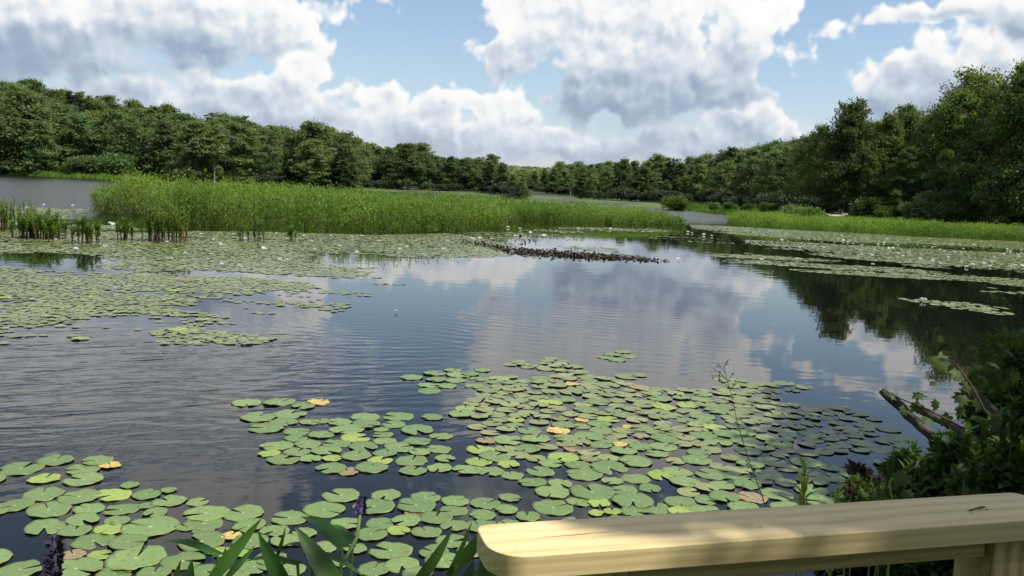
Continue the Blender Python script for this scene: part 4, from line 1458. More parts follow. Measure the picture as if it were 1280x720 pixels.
cnt += fill([(455, 354), (505, 355), (508, 361), (470, 363)], (0.055, 0.095), 0.8, 0.7, 46, 0.6, 2, 1800, 0.3)
cnt += fill([(20, 388), (200, 380), (300, 378), (290, 400), (180, 404), (60, 416)], (0.05, 0.1), 0.85, 0.42, 47, 0.7, 3, 9000, 0.3)
cnt += fill([(-40, 402), (90, 404), (300, 372), (380, 352), (480, 346), (500, 358), (400, 392), (300, 412), (150, 424), (-40, 432)], (0.05, 0.1), 0.9, 0.52, 57, 0.6, 3.5, 22000, 0.5)
cnt += fill([(120, 330), (420, 350), (400, 362), (120, 345)], (0.05, 0.1), 0.85, 0.5, 58, 0.7, 3.5, 9000, 0.4)
# pads around the brown band and the calm middle water
cnt += fill([(560, 292), (640, 288), (700, 283), (800, 285), (862, 285), (830, 291), (740, 290), (690, 298), (640, 306), (585, 300)], (0.09, 0.15), 0.8, 0.6, 48, 1.6, 3.5, 9000, 0.5)
cnt += fill([(690, 303), (760, 309), (800, 317), (870, 326), (830, 331), (760, 325), (700, 313)], (0.09, 0.14), 0.8, 0.45, 49, 1.2, 4, 5000, 0.5)
cnt += fill([(780, 294), (880, 296), (960, 303), (900, 306), (800, 300)], (0.09, 0.14), 0.8, 0.4, 50, 1.0, 4, 4000, 0.5)
# right field
cnt += fill([(862, 281), (915, 283), (1000, 288), (1120, 294), (1280, 302), (1420, 310), (1420, 320), (1280, 312), (1150, 305), (1060, 303), (1000, 299), (930, 294), (870, 288)], (0.08, 0.14), 0.72, 0.92, 51, 3.0, 5, 60000, 1.2)
cnt += fill([(930, 300), (1000, 303), (1100, 308), (1280, 316), (1420, 322), (1420, 345), (1290, 342), (1240, 338), (1150, 334), (1080, 326), (1010, 318), (940, 311)], (0.08, 0.13), 0.72, 0.84, 52, 2.2, 5, 60000, 1.2)
cnt += fill([(868, 318), (940, 316), (1000, 321), (1060, 326), (1120, 332), (1200, 343), (1290, 350), (1300, 362), (1220, 352), (1150, 349), (1060, 344), (980, 338), (910, 328)], (0.07, 0.125), 0.74, 0.78, 53, 1.6, 5, 36000, 1.0)
cnt += fill([(1124, 374), (1150, 372), (1200, 378), (1262, 384), (1270, 395), (1230, 393), (1180, 384), (1140, 379)], (0.09, 0.14), 0.8, 0.75, 54, 0.8, 3, 4000, 0.2)
cnt += fill([(1170, 352), (1300, 362), (1300, 372), (1240, 366), (1180, 358)], (0.1, 0.15), 0.8, 0.55, 55, 1.0, 3, 4000, 0.4)
cnt += fill([(1215, 378), (1300, 386), (1300, 392)], (0.1, 0.15), 0.85, 0.4, 56, 1.0, 3, 1500, 0.4)
if rest:
    K = np.array([q[:3] for q in rest])
    field_pads(K[:, :2], K[:, 2], np.random.default_rng(60))
fp = link('lily_pad_field', field.mesh('lily_pad_field'), M['pad_field'])
tag(fp, 'wide drifts of small green lily pads covering the pond farther out', 'lily pads', kind='stuff')
print('field pads', cnt, 'single', n_single, 'rest', len(rest))
# scattered yellow leaves among the far pads, each large enough to be seen
for (px, py, wd) in [(5, 373, 16), (5, 411, 12), (100, 424, 20), (222, 413, 24), (252, 400, 18), (216, 364, 16), (112, 372, 12), (30, 380, 10), (115, 366, 10), (145, 391, 12), (75, 408, 12), (208, 375, 12)]:
    p = onz(px, py)
    depth = -(CAM_M.inverted() @ (p - CAM_P)).z
    r = wd * depth / FPX / 2
    o = bpy.data.objects.new('lily_pad', PADS[prng.choice([6, 7])]); COL.objects.link(o)
    o.location = (p.x, p.y, 0.015); o.rotation_euler = (0, 0, prng.random() * 6.28); o.scale = (r / 0.125,) * 3
    o.material_slots[0].link = 'OBJECT'; o.material_slots[0].material = M['pad_light']
    tag(o, 'yellowed lily pad among the green drift on the left water', 'lily pad', 'yellowed lily pads in the left drift')

# ------------------------------------------------------------------ water lily flowers
def lily_mesh(seed):
    rng = np.random.default_rng(seed)
    mb = MB()
    for ring, (n, tilt, L) in enumerate([(7, 0.35, 0.07), (7, 0.75, 0.062), (6, 1.1, 0.05)]):
        for i in range(n):
            a = 2 * math.pi * (i + 0.5 * ring) / n + rng.normal() * 0.08
            t = tilt + rng.normal() * 0.08
            d = np.array([[math.cos(a) * math.cos(t), math.sin(a) * math.cos(t), math.sin(t)]])
            nn = np.array([[-math.cos(a) * math.sin(t), -math.sin(a) * math.sin(t), math.cos(t)]])
            mb.leaves(np.array([[math.cos(a) * 0.008, math.sin(a) * 0.008, 0.012]]), d, nn, L, 0.026, fold=-0.12, mid=0.55)
    return mb.mesh('water_lily')


LIL = [lily_mesh(s) for s in range(4)]
for me in LIL: me.materials.append(M['petal'])
lrng = np.random.default_rng(33)


def lily(px, py, size, label, group):
    p = onz(px, py)
    o = bpy.data.objects.new('water_lily', LIL[lrng.integers(4)]); COL.objects.link(o)
    o.location = (p.x, p.y, 0.025)
    o.rotation_euler = (lrng.normal() * 0.15, lrng.normal() * 0.15, lrng.random() * 6.28)
    s = size * lrng.uniform(0.85, 1.15)
    o.scale = (s, s, s * 1.15)
    tag(o, label, 'flower', group)


for (px, py) in [(132, 309), (172, 315), (213, 325), (277, 332), (133, 330), (70, 301), (87, 298), (267, 301), (276, 307), (251, 294), (292, 294), (209, 304), (185, 299), (300, 335), (306, 300), (360, 300), (390, 303), (446, 317), (530, 321), (500, 313), (473, 303),
                 (508, 310), (440, 298), (452, 296), (520, 302), (413, 296), (380, 296), (425, 309), (350, 326), (330, 312), (555, 313), (484, 296), (345, 293), (232, 318), (360, 327), (95, 313), (310, 292), (560, 303)]:
    lily(px, py, 1.0, 'white water lily open among the pads left of the brown leaf band', 'white lilies on the left pads')
for (px, py) in [(138, 281), (142, 282), (55, 257), (91, 258), (35, 261), (5, 263), (3, 276), (118, 292)]:
    lily(px, py, 1.6, 'white water lily between the loosestrife clumps at the far left', 'white lilies between the left clumps')
for (px, py) in [(635, 285), (650, 287), (655, 299), (680, 296), (709, 299), (723, 286), (763, 287), (824, 281), (865, 292), (860, 291), (615, 300), (645, 296), (600, 299), (640, 316), (848, 326), (575, 296), (590, 300), (663, 292), (880, 294), (890, 296)]:
    lily(px, py, 1.35, 'white water lily on thin pads near the right end of the reed island', 'white lilies near the island end')
lily(1154, 377, 1.25, 'single white water lily on the narrow pad streak in the dark reflection', None)
lily(495, 391, 0.5, 'tiny pale bloom alone on the open water', None)
lily(951, 326, 1.2, 'lower of two white lilies at the left edge of the right pad field', None)
lily(996, 325, 1.2, 'upper of two white lilies at the left edge of the right pad field', None)
lily(1091, 332, 1.2, 'white lily alone at the front of the right pad field', None)
cx = 0
while cx < 95:
    px, py = lrng.uniform(960, 1279), lrng.uniform(291, 339)
    top = np.interp(px, [960, 1280], [290, 304]); bot = np.interp(px, [960, 1080, 1280], [303, 326, 340])
    if top < py < bot:
        lily(px, py, 1.05, 'white water lily in the wide right pad field below the marsh grass', 'white lilies in the right pad field'); cx += 1

# ------------------------------------------------------------------ band of withered leaves
wrng = np.random.default_rng(71)
mb = MB()
band = [(575, 302, 2, 40), (595, 305, 3, 120), (615, 309, 3.5, 380), (640, 314, 3.5, 800), (670, 316, 4, 1100), (710, 318.5, 4.2, 1100), (745, 321, 4, 900), (775, 322, 3, 500), (810, 325, 2, 200), (835, 327, 1, 40)]
bx = [b[0] for b in band]
pxs = []
for (a, b) in zip(band[:-1], band[1:]):
    n = (a[3] + b[3]) // 6
    u = wrng.random(n)
    pxs.append(np.stack([a[0] + (b[0] - a[0]) * u, a[1] + (b[1] - a[1]) * u + wrng.normal(size=n) * (a[2] + (b[2] - a[2]) * u) * 0.5], 1))
pxs.append(np.stack([wrng.uniform(560, 690, 120), wrng.uniform(290, 306, 120)], 1))
pxs.append(np.stack([wrng.uniform(930, 1010, 160), wrng.uniform(302, 306, 160)], 1))
pxs.append(np.stack([wrng.uniform(1110, 1240, 160), wrng.uniform(308, 315, 160)], 1))
for (px, py) in np.concatenate(pxs):
    p = onz(px, py)
    a = wrng.random() * 6.28
    up = wrng.uniform(-0.1, 1.0)
    s = wrng.uniform(0.06, 0.16)
    D_ = np.array([[math.cos(a), math.sin(a), up]])
    N = np.array([[-math.cos(a) * up + wrng.normal() * 0.4, -math.sin(a) * up + wrng.normal() * 0.4, 1.0]])
    mb.leaves(np.array([[p.x, p.y, 0.0]]), D_, N, s, s * wrng.uniform(0.5, 0.9), fold=wrng.uniform(-0.3, 0.4), mid=0.5)
wl = link('withered_leaves', mb.mesh('withered_leaves'), M['withered'])
tag(wl, 'band of dark brown withered curled leaves standing out of the water', 'dead leaves', kind='stuff')

# ------------------------------------------------------------------ timber rail
RD = Vector((0.96625, 0.25761, 0)); RN = Vector((-0.25761, 0.96625, 0))
RZ = CAM_H - 0.58
RA = Vector((0.0455, 1.4525, RZ))
RM = Matrix(((RD.x, RN.x, 0, RA.x), (RD.y, RN.y, 0, RA.y), (0, 0, 1, RZ), (0, 0, 0, 1)))
RMI = RM.inverted()


def rail_at(px, py, yl=None, zl=None):
    """local rail coordinates where a pixel's ray meets the plane y=yl or z=zl"""
    o = RMI @ CAM_P; d = RMI.to_3x3() @ ray(px, py)
    t = (yl - o.y) / d.y if yl is not None else (zl - o.z) / d.z
    return o + d * t


def wood_mat(name, ca, cb, cc, endgrain=False, mark=True):
    m, t, out = new_mat(name)
    tcn = t.n('ShaderNodeTexCoord').outputs['Object']
    st = (0.5, 10.0, 24.0) if not endgrain else (60.0, 10.0, 0.6)
    v = t.vmath('MULTIPLY', tcn, st)
    warp = t.scale(t.vmath('SUBTRACT', t.noise(t.vmath('MULTIPLY', tcn, (2.2, 8, 8)), 1.0, 2, 0.5, 'Color'), (0.5, 0.5, 0.5)), 0.45)
    v = t.vmath('ADD', v, warp)
    wv = t.n('ShaderNodeTexWave', wave_type='BANDS', bands_direction='DIAGONAL')
    t.L.new(t.vmath('MULTIPLY', v, (0.12, 1, 1)) if not endgrain else v, wv.inputs['Vector'])
    wv.inputs['Scale'].default_value = 1.5 if not endgrain else 0.3
    wv.inputs['Distortion'].default_value = 2.2
    wv.inputs['Detail'].default_value = 3
    wv.inputs['Detail Scale'].default_value = 1.5
    f1 = t.noise(t.vmath('MULTIPLY', tcn, (3, 120, 120)), 1.0, 4, 0.6)
    f2 = t.noise(t.vmath('MULTIPLY', tcn, (1.2, 20, 20)), 1.0, 3, 0.6)
    f = t.math('MULTIPLY_ADD', wv.outputs['Fac'], 0.5 if endgrain else 0.3, t.math('MULTIPLY_ADD', f1, 0.45, t.math('MULTIPLY', f2, 0.5)))
    col = t.ramp(f, [(0.22, cc), (0.52, cb), (0.85, ca)])
    if mark:
        s = t.n('ShaderNodeSeparateXYZ'); t.L.new(tcn, s.inputs[0])
        # a long dark resin check and two short pencil-like stains, each fixed to the board
        def streak(x0, y0, x1, y1, wd):
            dx, dy = x1 - x0, y1 - y0; L = math.hypot(dx, dy); dx /= L; dy /= L
            a = t.math('ADD', t.math('MULTIPLY', t.math('SUBTRACT', s.outputs[0], x0), dx), t.math('MULTIPLY', t.math('SUBTRACT', s.outputs[1], y0), dy))
            b = t.math('SUBTRACT', t.math('MULTIPLY', t.math('SUBTRACT', s.outputs[0], x0), dy), t.math('MULTIPLY', t.math('SUBTRACT', s.outputs[1], y0), dx))
            b = t.math('ADD', b, t.math('MULTIPLY_ADD', t.noise(t.vmath('MULTIPLY', tcn, (14, 14, 14)), 1.0, 3, 0.6), 0.010, -0.005))
            u = t.math('MULTIPLY', a, 1 / L)
            prof = t.math('SQRT', t.math('MAXIMUM', t.math('MULTIPLY', t.math('MULTIPLY', u, t.math('SUBTRACT', 1.0, u)), 4.0), 0.0))
            return t.math('MULTIPLY', t.mapr(t.math('DIVIDE', t.math('ABSOLUTE', b), t.math('MULTIPLY_ADD', prof, wd, 1e-5)), 1.0, 0.2), prof)
        for (a, b, wd, c, k) in [((664, 673), (775, 664), 0.0028, (0.12, 0.035, 0.02), 0.85), ((1152, 623), (1186, 635), 0.0016, (0.15, 0.11, 0.06), 0.8), ((706, 674), (709, 679), 0.0012, (0.2, 0.14, 0.08), 0.6), ((740, 671), (744, 675), 0.0012, (0.2, 0.14, 0.08), 0.6),
                                 ((642, 680), (645, 687), 0.0012, (0.2, 0.14, 0.08), 0.5)]:
            p0 = rail_at(*a, zl=0); p1 = rail_at(*b, zl=0)
            col = t.mix(t.math('MULTIPLY', streak(p0.x, p0.y, p1.x, p1.y, wd), k), col, c)
        for (px, py, rr_) in [(950, 659, 0.004), (1060, 647, 0.0035), (910, 645, 0.003), (690, 655, 0.003)]:
            p0 = rail_at(px, py, zl=0)
            q = t.vmath('MULTIPLY', t.vmath('SUBTRACT', tcn, (p0.x, p0.y, 0)), (1 / (rr_ * 1.8), 1 / rr_, 0))
            col = t.mix(t.math('MULTIPLY', t.mapr(t.vmath('LENGTH', q, out=1), 1.0, 0.3), 0.6), col, (0.22, 0.13, 0.06))
    p = t.n('ShaderNodeBsdfPrincipled', i_Base_Color=col)
    p.inputs['Roughness'].default_value = 0.62
    p.inputs['Specular IOR Level'].default_value = 0.3
    b = t.n('ShaderNodeBump', i_Strength=0.25, i_Distance=0.002)
    t.L.new(f1, b.inputs['Height']); t.L.new(b.outputs[0], p.inputs['Normal'])
    t.L.new(p.outputs[0], out.inputs[0])
    return m


M['pine'] = wood_mat('pine', (0.74, 0.6, 0.32), (0.66, 0.51, 0.25), (0.47, 0.32, 0.125))
M['pine_post'] = wood_mat('pine_post', (0.56, 0.43, 0.21), (0.4, 0.29, 0.125), (0.17, 0.105, 0.04), endgrain=True, mark=False)
M['pine_apron'] = wood_mat('pine_apron', (0.5, 0.4, 0.21), (0.42, 0.31, 0.14), (0.28, 0.19, 0.08), mark=False)

rail = empty('railing', (0, 0, 0), 0, 'pale new timber rail with rounded corners on square posts, a damselfly resting on it', 'railing')
rail.matrix_world = RM


def rounded_board(x0, x1, y0, y1, z0, z1, radl, radr, soft):
    bm = bmesh.new()
    pts = []
    for (cx_, cy_, a0, rad) in [(x1 - radr, y1 - radr, 0, radr), (x0 + 0.4 * radl, y1 - 0.4 * radl, 90, 0.4 * radl), (x0 + radl, y0 + radl, 180, radl), (x1 - radr, y0 + radr, 270, radr)]:
        for i in range(11):
            a = R(a0 + 9 * i)
            pts.append((cx_ + rad * math.cos(a), cy_ + rad * math.sin(a)))
    lo_ = [bm.verts.new((x, y, z0)) for x, y in pts]
    f = bm.faces.new(lo_[::-1])
    ex = bmesh.ops.extrude_face_region(bm, geom=[f])
    for v in [e for e in ex['geom'] if isinstance(e, bmesh.types.BMVert)]: v.co.z = z1
    bm.normal_update()
    bmesh.ops.recalc_face_normals(bm, faces=bm.faces)
    ed = [e for e in bm.edges if abs(e.verts[0].co.z - e.verts[1].co.z) < 1e-6 and len(e.link_faces) == 2 and e.calc_face_angle() > 1.0]
    bmesh.ops.bevel(bm, geom=ed, offset=soft, segments=3, affect='EDGES', profile=0.5)
    me = bpy.data.meshes.new('top_rail')
    bm.to_mesh(me); bm.free()
    for p in me.polygons: p.use_smooth = True
    return me


def bevel_box(name, x0, x1, y0, y1, z0, z1, soft=0.004):
    bm = bmesh.new()
    bmesh.ops.create_cube(bm, size=1)
    for v in bm.verts:
        v.co = (x0 + (v.co.x + .5) * (x1 - x0), y0 + (v.co.y + .5) * (y1 - y0), z0 + (v.co.z + .5) * (z1 - z0))
    bmesh.ops.bevel(bm, geom=bm.edges[:], offset=soft, segments=2, affect='EDGES')
    me = bpy.data.meshes.new(name); bm.to_mesh(me); bm.free()
    return me


XL = rail_at(604, 676, zl=0).x
XR = rail_at(1316, 634, zl=0).x
YN = -0.138
ob = link('top_rail', rounded_board(XL, XR, YN, 0.0, -0.041, 0.0, 0.062, 0.022, 0.0025), M['pine'], rail)
md = ob.modifiers.new('wn', 'WEIGHTED_NORMAL'); md.keep_sharp = True
gl = gz(RA.x, RA.y)
zb = gl - RZ - 0.2
xr = rail_at(1240, 690, yl=YN + 0.022).x
xl1 = rail_at(787, 717, yl=YN + 0.022).x
link('post', bevel_box('post', xr, xr + 0.092, YN + 0.022, YN + 0.114, zb, -0.0435), M['pine_post'], rail)
link('post', bevel_box('post', xl1 - 0.092, xl1, YN + 0.022, YN + 0.114, zb, -0.0435), M['pine_post'], rail)
link('apron', bevel_box('apron', xl1 + 0.002, xr - 0.002, YN + 0.034, YN + 0.072, -0.084, -0.0435, 0.003), M['pine_apron'], rail)
link('lower_rail', bevel_box('lower_rail', xl1 + 0.002, xr - 0.002, YN + 0.04, YN + 0.078, zb + 0.28, zb + 0.37, 0.003), M['pine_apron'], rail)

# ------------------------------------------------------------------ damselfly
hd = rail_at(1211, 637.5, zl=0.006); tl = rail_at(1236, 636, zl=0.008)
ax = Vector((tl.x - hd.x, tl.y - hd.y, 0)); LEN = ax.length
hw = RM @ Vector((hd.x, hd.y, 0.0))
axw = RM.to_3x3() @ ax
df = empty('damselfly', hw, math.atan2(axw.y, axw.x), 'small dark damselfly with folded smoky wings resting on the pale rail', 'damselfly')
M['fly_body'] = simple_mat('fly_body', (0.012, 0.012, 0.012), (0.04, 0.035, 0.03), 300, 0.4, 0.5, bump=0)
m, t, out = new_mat('fly_wing')
pw_ = t.n('ShaderNodeBsdfPrincipled'); pw_.inputs['Base Color'].default_value = (0.16, 0.15, 0.11, 1); pw_.inputs['Roughness'].default_value = 0.3
tr = t.n('ShaderNodeBsdfTransparent'); mx = t.n('ShaderNodeMixShader', i_0=0.62)
vv = t.n('ShaderNodeTexVoronoi', feature='DISTANCE_TO_EDGE'); vv.inputs['Scale'].default_value = 900
t.L.new(t.n('ShaderNodeTexCoord').outputs['Object'], vv.inputs['Vector'])
t.L.new(t.mapr(vv.outputs['Distance'], 0.02, 0.09, 0.95, 0.55), mx.inputs[0])
t.L.new(tr.outputs[0], mx.inputs[1]); t.L.new(pw_.outputs[0], mx.inputs[2]); t.L.new(mx.outputs[0], out.inputs[0])
M['fly_wing'] = m
mb = MB()
mb.tube([(0.0068, 0, 0.0055), (0.009, 0, 0.0062), (LEN * 0.5, 0, 0.006), (LEN * 0.85, 0, 0.0065), (LEN * 0.97, 0, 0.0068), (LEN, 0, 0.0066)], [0.0011, 0.0008, 0.0006, 0.0006, 0.001, 0.0005], 8)
link('abdomen', mb.mesh('abdomen', True), M['fly_body'], df)
mb = MB(); mb.tube([(0.0012, 0, 0.0052), (0.002, 0, 0.0056), (0.0045, 0, 0.0064), (0.0068, 0, 0.006), (0.0078, 0, 0.0056)], [0.0005, 0.0012, 0.0018, 0.0014, 0.0008], 9)
link('thorax', mb.mesh('thorax', True), M['fly_body'], df)
mb = MB(); mb.tube([(0, -0.0022, 0.0056), (0, -0.0014, 0.0057), (0, -0.0004, 0.0055), (0, 0.0004, 0.0055), (0, 0.0014, 0.0057), (0, 0.0022, 0.0056)], [0.0004, 0.0011, 0.0008, 0.0008, 0.0011, 0.0004], 8)
link('head', mb.mesh('head', True), M['fly_body'], df)
for k in range(4):
    mb = MB()
    n = 11; V = []
    y0 = (-1.5 + k) * 0.0007
    tx, tz = LEN * (0.86 - 0.05 * (k % 2)), 0.0115 - 0.001 * (k % 2)
    for i in range(n):
        u = i / (n - 1)
        w_ = 0.0026 * math.sin(math.pi * u ** 1.6) ** 0.8 + 0.0002
        cxw, czw = 0.0055 + (tx - 0.0055) * u, 0.0075 + (tz - 0.0075) * u
        V += [(cxw, y0 - 0.0003, czw - w_ * 0.5), (cxw, y0 + u * 0.001, czw + w_)]
    mb.add(V, [(2 * i, 2 * i + 2, 2 * i + 3, 2 * i + 1) for i in range(n - 1)])
    link('wing', mb.mesh('wing'), M['fly_wing'], df)
for k in range(6):
    sgn = -1 if k % 2 else 1; x = 0.0022 + 0.0014 * (k // 2)
    mb = MB(); mb.tube([(x, sgn * 0.0008, 0.005), (x - 0.001 + 0.001 * (k // 2), sgn * 0.0034, 0.0048), (x - 0.002 + 0.002 * (k // 2), sgn * 0.0052, 0.0002)], [0.00022, 0.0002, 0.00015], 5)
    link('leg', mb.mesh('leg'), M['fly_body'], df)

# ------------------------------------------------------------------ pickerelweed at the deck's edge
def blade(mb, base, tip, width, face, arch=0.1, fold=0.25, heart=0.0, k=14, tint=0.5):
    base, tip = Vector(base), Vector(tip)
    d = tip - base; L = d.length; d.normalize()
    s = d.cross(Vector(face)); s.normalize(); u = s.cross(d)
    V = []
    js = [-1, -0.55, 0, 0.55, 1]
    for i in range(k + 1):
        t = i / k
        w = width / 2 * (math.sin(math.pi * min(1, (0.12 + 0.88 * t)) ** 0.75) ** 0.85 if t < 1 else 0.0)
        if t > 0.97: w = 0.0005
        c = base + d * (L * t) + u * (arch * L * math.sin(math.pi * t) - 0.0)
        for j in js:
            back = heart * L * 0.10 * max(0, 1 - t * 6) * abs(j)
            V.append(tuple(c + s * (w * j) + u * (abs(j) * w * fold) - d * back))
    F = []
    for i in range(k):
        for j in range(4):
            F.append((i * 5 + j, i * 5 + j + 1, (i + 1) * 5 + j + 1, (i + 1) * 5 + j))
    mb.add(V, F, tint)


def pickerel(label, root_px, leaves, spikes=(), seed=0):
    rng = np.random.default_rng(seed)
    r0 = pt(*root_px)
    gx = Vector((r0.x, r0.y, -0.05))
    t = empty('pickerelweed', gx, 0, label, 'water plant')
    st = MB()
    for (bx_, by_, bd, tx, ty, td, wpx, face, arch, heart) in leaves:
        b = pt(bx_, by_, bd) - gx; e = pt(tx, ty, td) - gx
        mb = MB()
        blade(mb, b, e, 0.82 * wpx * bd / FPX, face, arch, 0.22, heart, tint=float(rng.random()))
        o = link('leaf', mb.mesh('leaf', True), M['pickerel'], t)
        rt = Vector((rng.normal() * 0.03, rng.normal() * 0.03, 0))
        st.tube([rt, rt.lerp(b, 0.55) + Vector((0, 0, 0.06)), b], [0.007, 0.0055, 0.004], 7)
    link('stems', st.mesh('stems', True), M['green_stem'], t)
    for (pts, wd, hgt, mat) in spikes:
        P = [pt(*q) - gx for q in pts]
        stk = MB(); stk.tube([Vector((0.02, 0, 0))] + P, [0.007] + [0.005] * len(P), 7)
        so_ = link('flower_stalk', stk.mesh('flower_stalk', True), M['green_stem'], t)
        top = P[-1]; d = (P[-1] - P[-2]).normalized()
        fl = MB()
        core = [top + d * (hgt * i / 5) for i in range(6)]
        fl.tube(core, [wd * 0.3, wd * 0.36, wd * 0.34, wd * 0.28, wd * 0.2, 0.001], 8)
        for i in range(90):
            u = rng.random(); a = rng.random() * 6.28
            rad = wd * (0.34 + 0.12 * rng.random()) * (1 - 0.55 * u)
            q = top + d * (hgt * u)
            o_ = Vector((math.cos(a), math.sin(a), 0.5)).normalized()
            qq = q + o_ * rad * 0.7
            fl.leaves(np.array([tuple(qq)]), np.array([tuple(o_)]), np.array([(-o_.y, o_.x, 0.4)]), wd * 0.42, wd * 0.26, fold=0.2)
        link('flower_spike', fl.mesh('flower_spike'), M[mat], so_)
    return t


UP = (0, -0.35, 1)
pickerel('pickerelweed clump left of the flowering one, with a long blade pointing right', (285, 760, 2.25), [
    (272, 694, 2.2, 203, 679, 2.25, 14, (0.1, -0.5, 1), 0.14, 1), (262, 728, 2.15, 327, 648, 2.2, 20, (0.6, -1, 0.5), -0.04, 0), (283, 722, 2.1, 319, 682, 2.15, 11, (0.7, -1, 0.3), 0.02, 0),
    (276, 712, 2.2, 282, 684, 2.2, 13, (0.9, -0.6, 0.3), 0.02, 0), (236, 735, 2.1, 240, 699, 2.1, 14, (0.2, -1, 0.4), 0.03, 0), (216, 735, 2.2, 226, 700, 2.2, 9, (0.3, -1, 0.3), 0.02, 0)], seed=1)
pickerel('flowering pickerelweed with broad heart shaped leaf and a purple spike', (405, 765, 2.25), [
    (362, 740, 2.1, 323, 666, 2.15, 27, (-0.3, -1, 0.4), 0.03, 0), (424, 740, 2.05, 369, 658, 2.1, 32, (0.5, -0.8, 0.3), 0.03, 0), (427, 684, 2.25, 376, 646, 2.4, 27, (0.35, -0.5, 1), 0.09, 1),
    (441, 678, 2.35, 404, 659, 2.45, 15, (0.1, -0.2, 1), 0.14, 1), (390, 694, 2.2, 455, 722, 2.1, 15, (0.2, -0.4, 1), 0.12, 1), (345, 698, 2.3, 357, 658, 2.3, 8, (0.9, -0.6, 0.3), 0.02, 0),
    (400, 690, 2.3, 350, 684, 2.4, 11, (0, -0.3, 1), 0.1, 1), (372, 706, 2.3, 305, 703, 2.35, 12, (0, -0.35, 1), 0.12, 1)],
    [([(424, 712, 2.2), (446, 672, 2.25), (450, 644, 2.3)], 0.03, 0.05, 'violet')], seed=2)
pickerel('dark pickerelweed clump tucked against the rounded end of the rail', (560, 775, 2.0), [
    (515, 735, 1.95, 566, 660, 2.0, 20, (0.7, -1, 0.3), 0.05, 0), (552, 735, 1.95, 590, 652, 2.0, 12, (0.8, -1, 0.2), 0.03, 0), (570, 707, 1.95, 606, 662, 2.0, 23, (0.7, -0.9, 0.3), 0.05, 1),
    (604, 735, 1.9, 606, 678, 1.95, 28, (0.6, -1, 0.2), 0.06, 0), (577, 735, 1.9, 592, 700, 1.95, 17, (0.6, -1, 0.3), 0.04, 0), (625, 740, 1.9, 585, 712, 1.95, 14, (0, -0.5, 1), 0.1, 1)], seed=3)
pickerel('pickerelweed with a dark dried flower spike at the lower left corner', (60, 775, 2.2), [
    (40, 760, 2.1, 15, 735, 2.1, 18, (-0.4, -1, 0.4), 0.05, 0), (90, 765, 2.1, 110, 738, 2.1, 18, (0.4, -1, 0.4), 0.05, 0)],
    [([(70, 760, 2.1), (69, 724, 2.1)], 0.045, 0.095, 'dull_spike')], seed=4)

# ------------------------------------------------------------------ thin weed stalk before the pads
w0 = pt(960, 645, 2.6); g0 = Vector((w0.x, w0.y, gz(w0.x, w0.y)))
wd_ = empty('weed_stalk', g0, 0, 'tall thin dry weed stalk with a sparse seed head in front of the pads', 'weed')
mb = MB()
P = [pt(a, b, 2.6) - g0 for a, b in [(960, 645), (952, 618), (936, 575), (922, 530), (914, 492), (903, 452)]]
mb.tube([Vector((0, 0, -0.05))] + P, [0.0028, 0.002, 0.0018, 0.0015, 0.0012, 0.0009, 0.0005], 6)
link('stalk', mb.mesh('stalk', True), M['dry_stem'], wd_)
mb = MB()
rng = np.random.default_rng(8)
for (a, b, c, d) in [(908, 474, 893, 462), (906, 466, 897, 455), (909, 478, 918, 466), (911, 484, 897, 474), (905, 460, 910, 450), (912, 488, 920, 480), (908, 473, 890, 470), (928, 548, 936, 541), (940, 588, 933, 578)]:
    p0, p1 = pt(a, b, 2.6) - g0, pt(c, d, 2.6 + rng.normal() * 0.02) - g0
    mb.tube([p0, (p0 + p1) / 2 + Vector((0, 0, 0.004)), p1], [0.0012, 0.001, 0.0006], 4)
    for q in range(5):
        u = p0.lerp(p1, 0.5 + 0.12 * q)
        mb.leaves(np.array([tuple(u)]), unit(1, rng), unit(1, rng), 0.011, 0.005)
link('seed_head', mb.mesh('seed_head'), M['dry_stem'], wd_)

# ------------------------------------------------------------------ shady bank on the right
def leafy(name, label, cat, px, D, top, wpx, mat, n, ls, seed, asp=0.5, sub='foliage', nl=16):
    """leafy shrub whose foot stands on the bank"""
    p = far(px, D); g = gz(p.x, p.y)
    H = max(0.35, CAM_H + (hor(px) - top) * D / FPX - g)
    Rr = wpx / 2 * D / FPX
    a, b = bush_mesh(name, seed, H, Rr, nl, n, ls, 9)
    t = empty(name, (p.x, p.y, g), 0, label, cat)
    link('stems', a, M['reed_stem'], t); link(sub, b, M[mat], t)
    return t


leafy('shrub', 'low dark shrub at the waterline beside the red leaved sprig', 'shrub', 1112, 5.0, 590, 95, 'shrub', 2850, 0.050, 401)
leafy('shrub', 'dark shrub under the broken log', 'shrub', 1165, 5.3, 545, 120, 'shrub', 4560, 0.053, 402)
leafy('shrub', 'wide dark shrub behind the right half of the rail', 'shrub', 1235, 4.9, 545, 140, 'shrub', 5700, 0.053, 403)
leafy('shrub', 'tall dark shrub filling the right edge above the rail', 'shrub', 1290, 6.2, 425, 120, 'shrub', 6840, 0.063, 404)
leafy('shrub', 'narrow leaved green shrub at the right edge close to the rail', 'shrub', 1275, 4.2, 535, 110, 'shrub', 3800, 0.059, 405)
leafy('shrub', 'low leafy shrub just behind the rail below the log', 'shrub', 1180, 4.3, 590, 130, 'shrub', 3800, 0.050, 406)
leafy('shrub', 'small dark leaved shrub in front of the log tip', 'shrub', 1120, 5.6, 558, 60, 'withered', 260, 0.08, 407, nl=7)
leafy('shrub', 'dark shrub overhanging the water at the far right', 'shrub', 1330, 7.5, 395, 170, 'shrub', 7980, 0.066, 408)

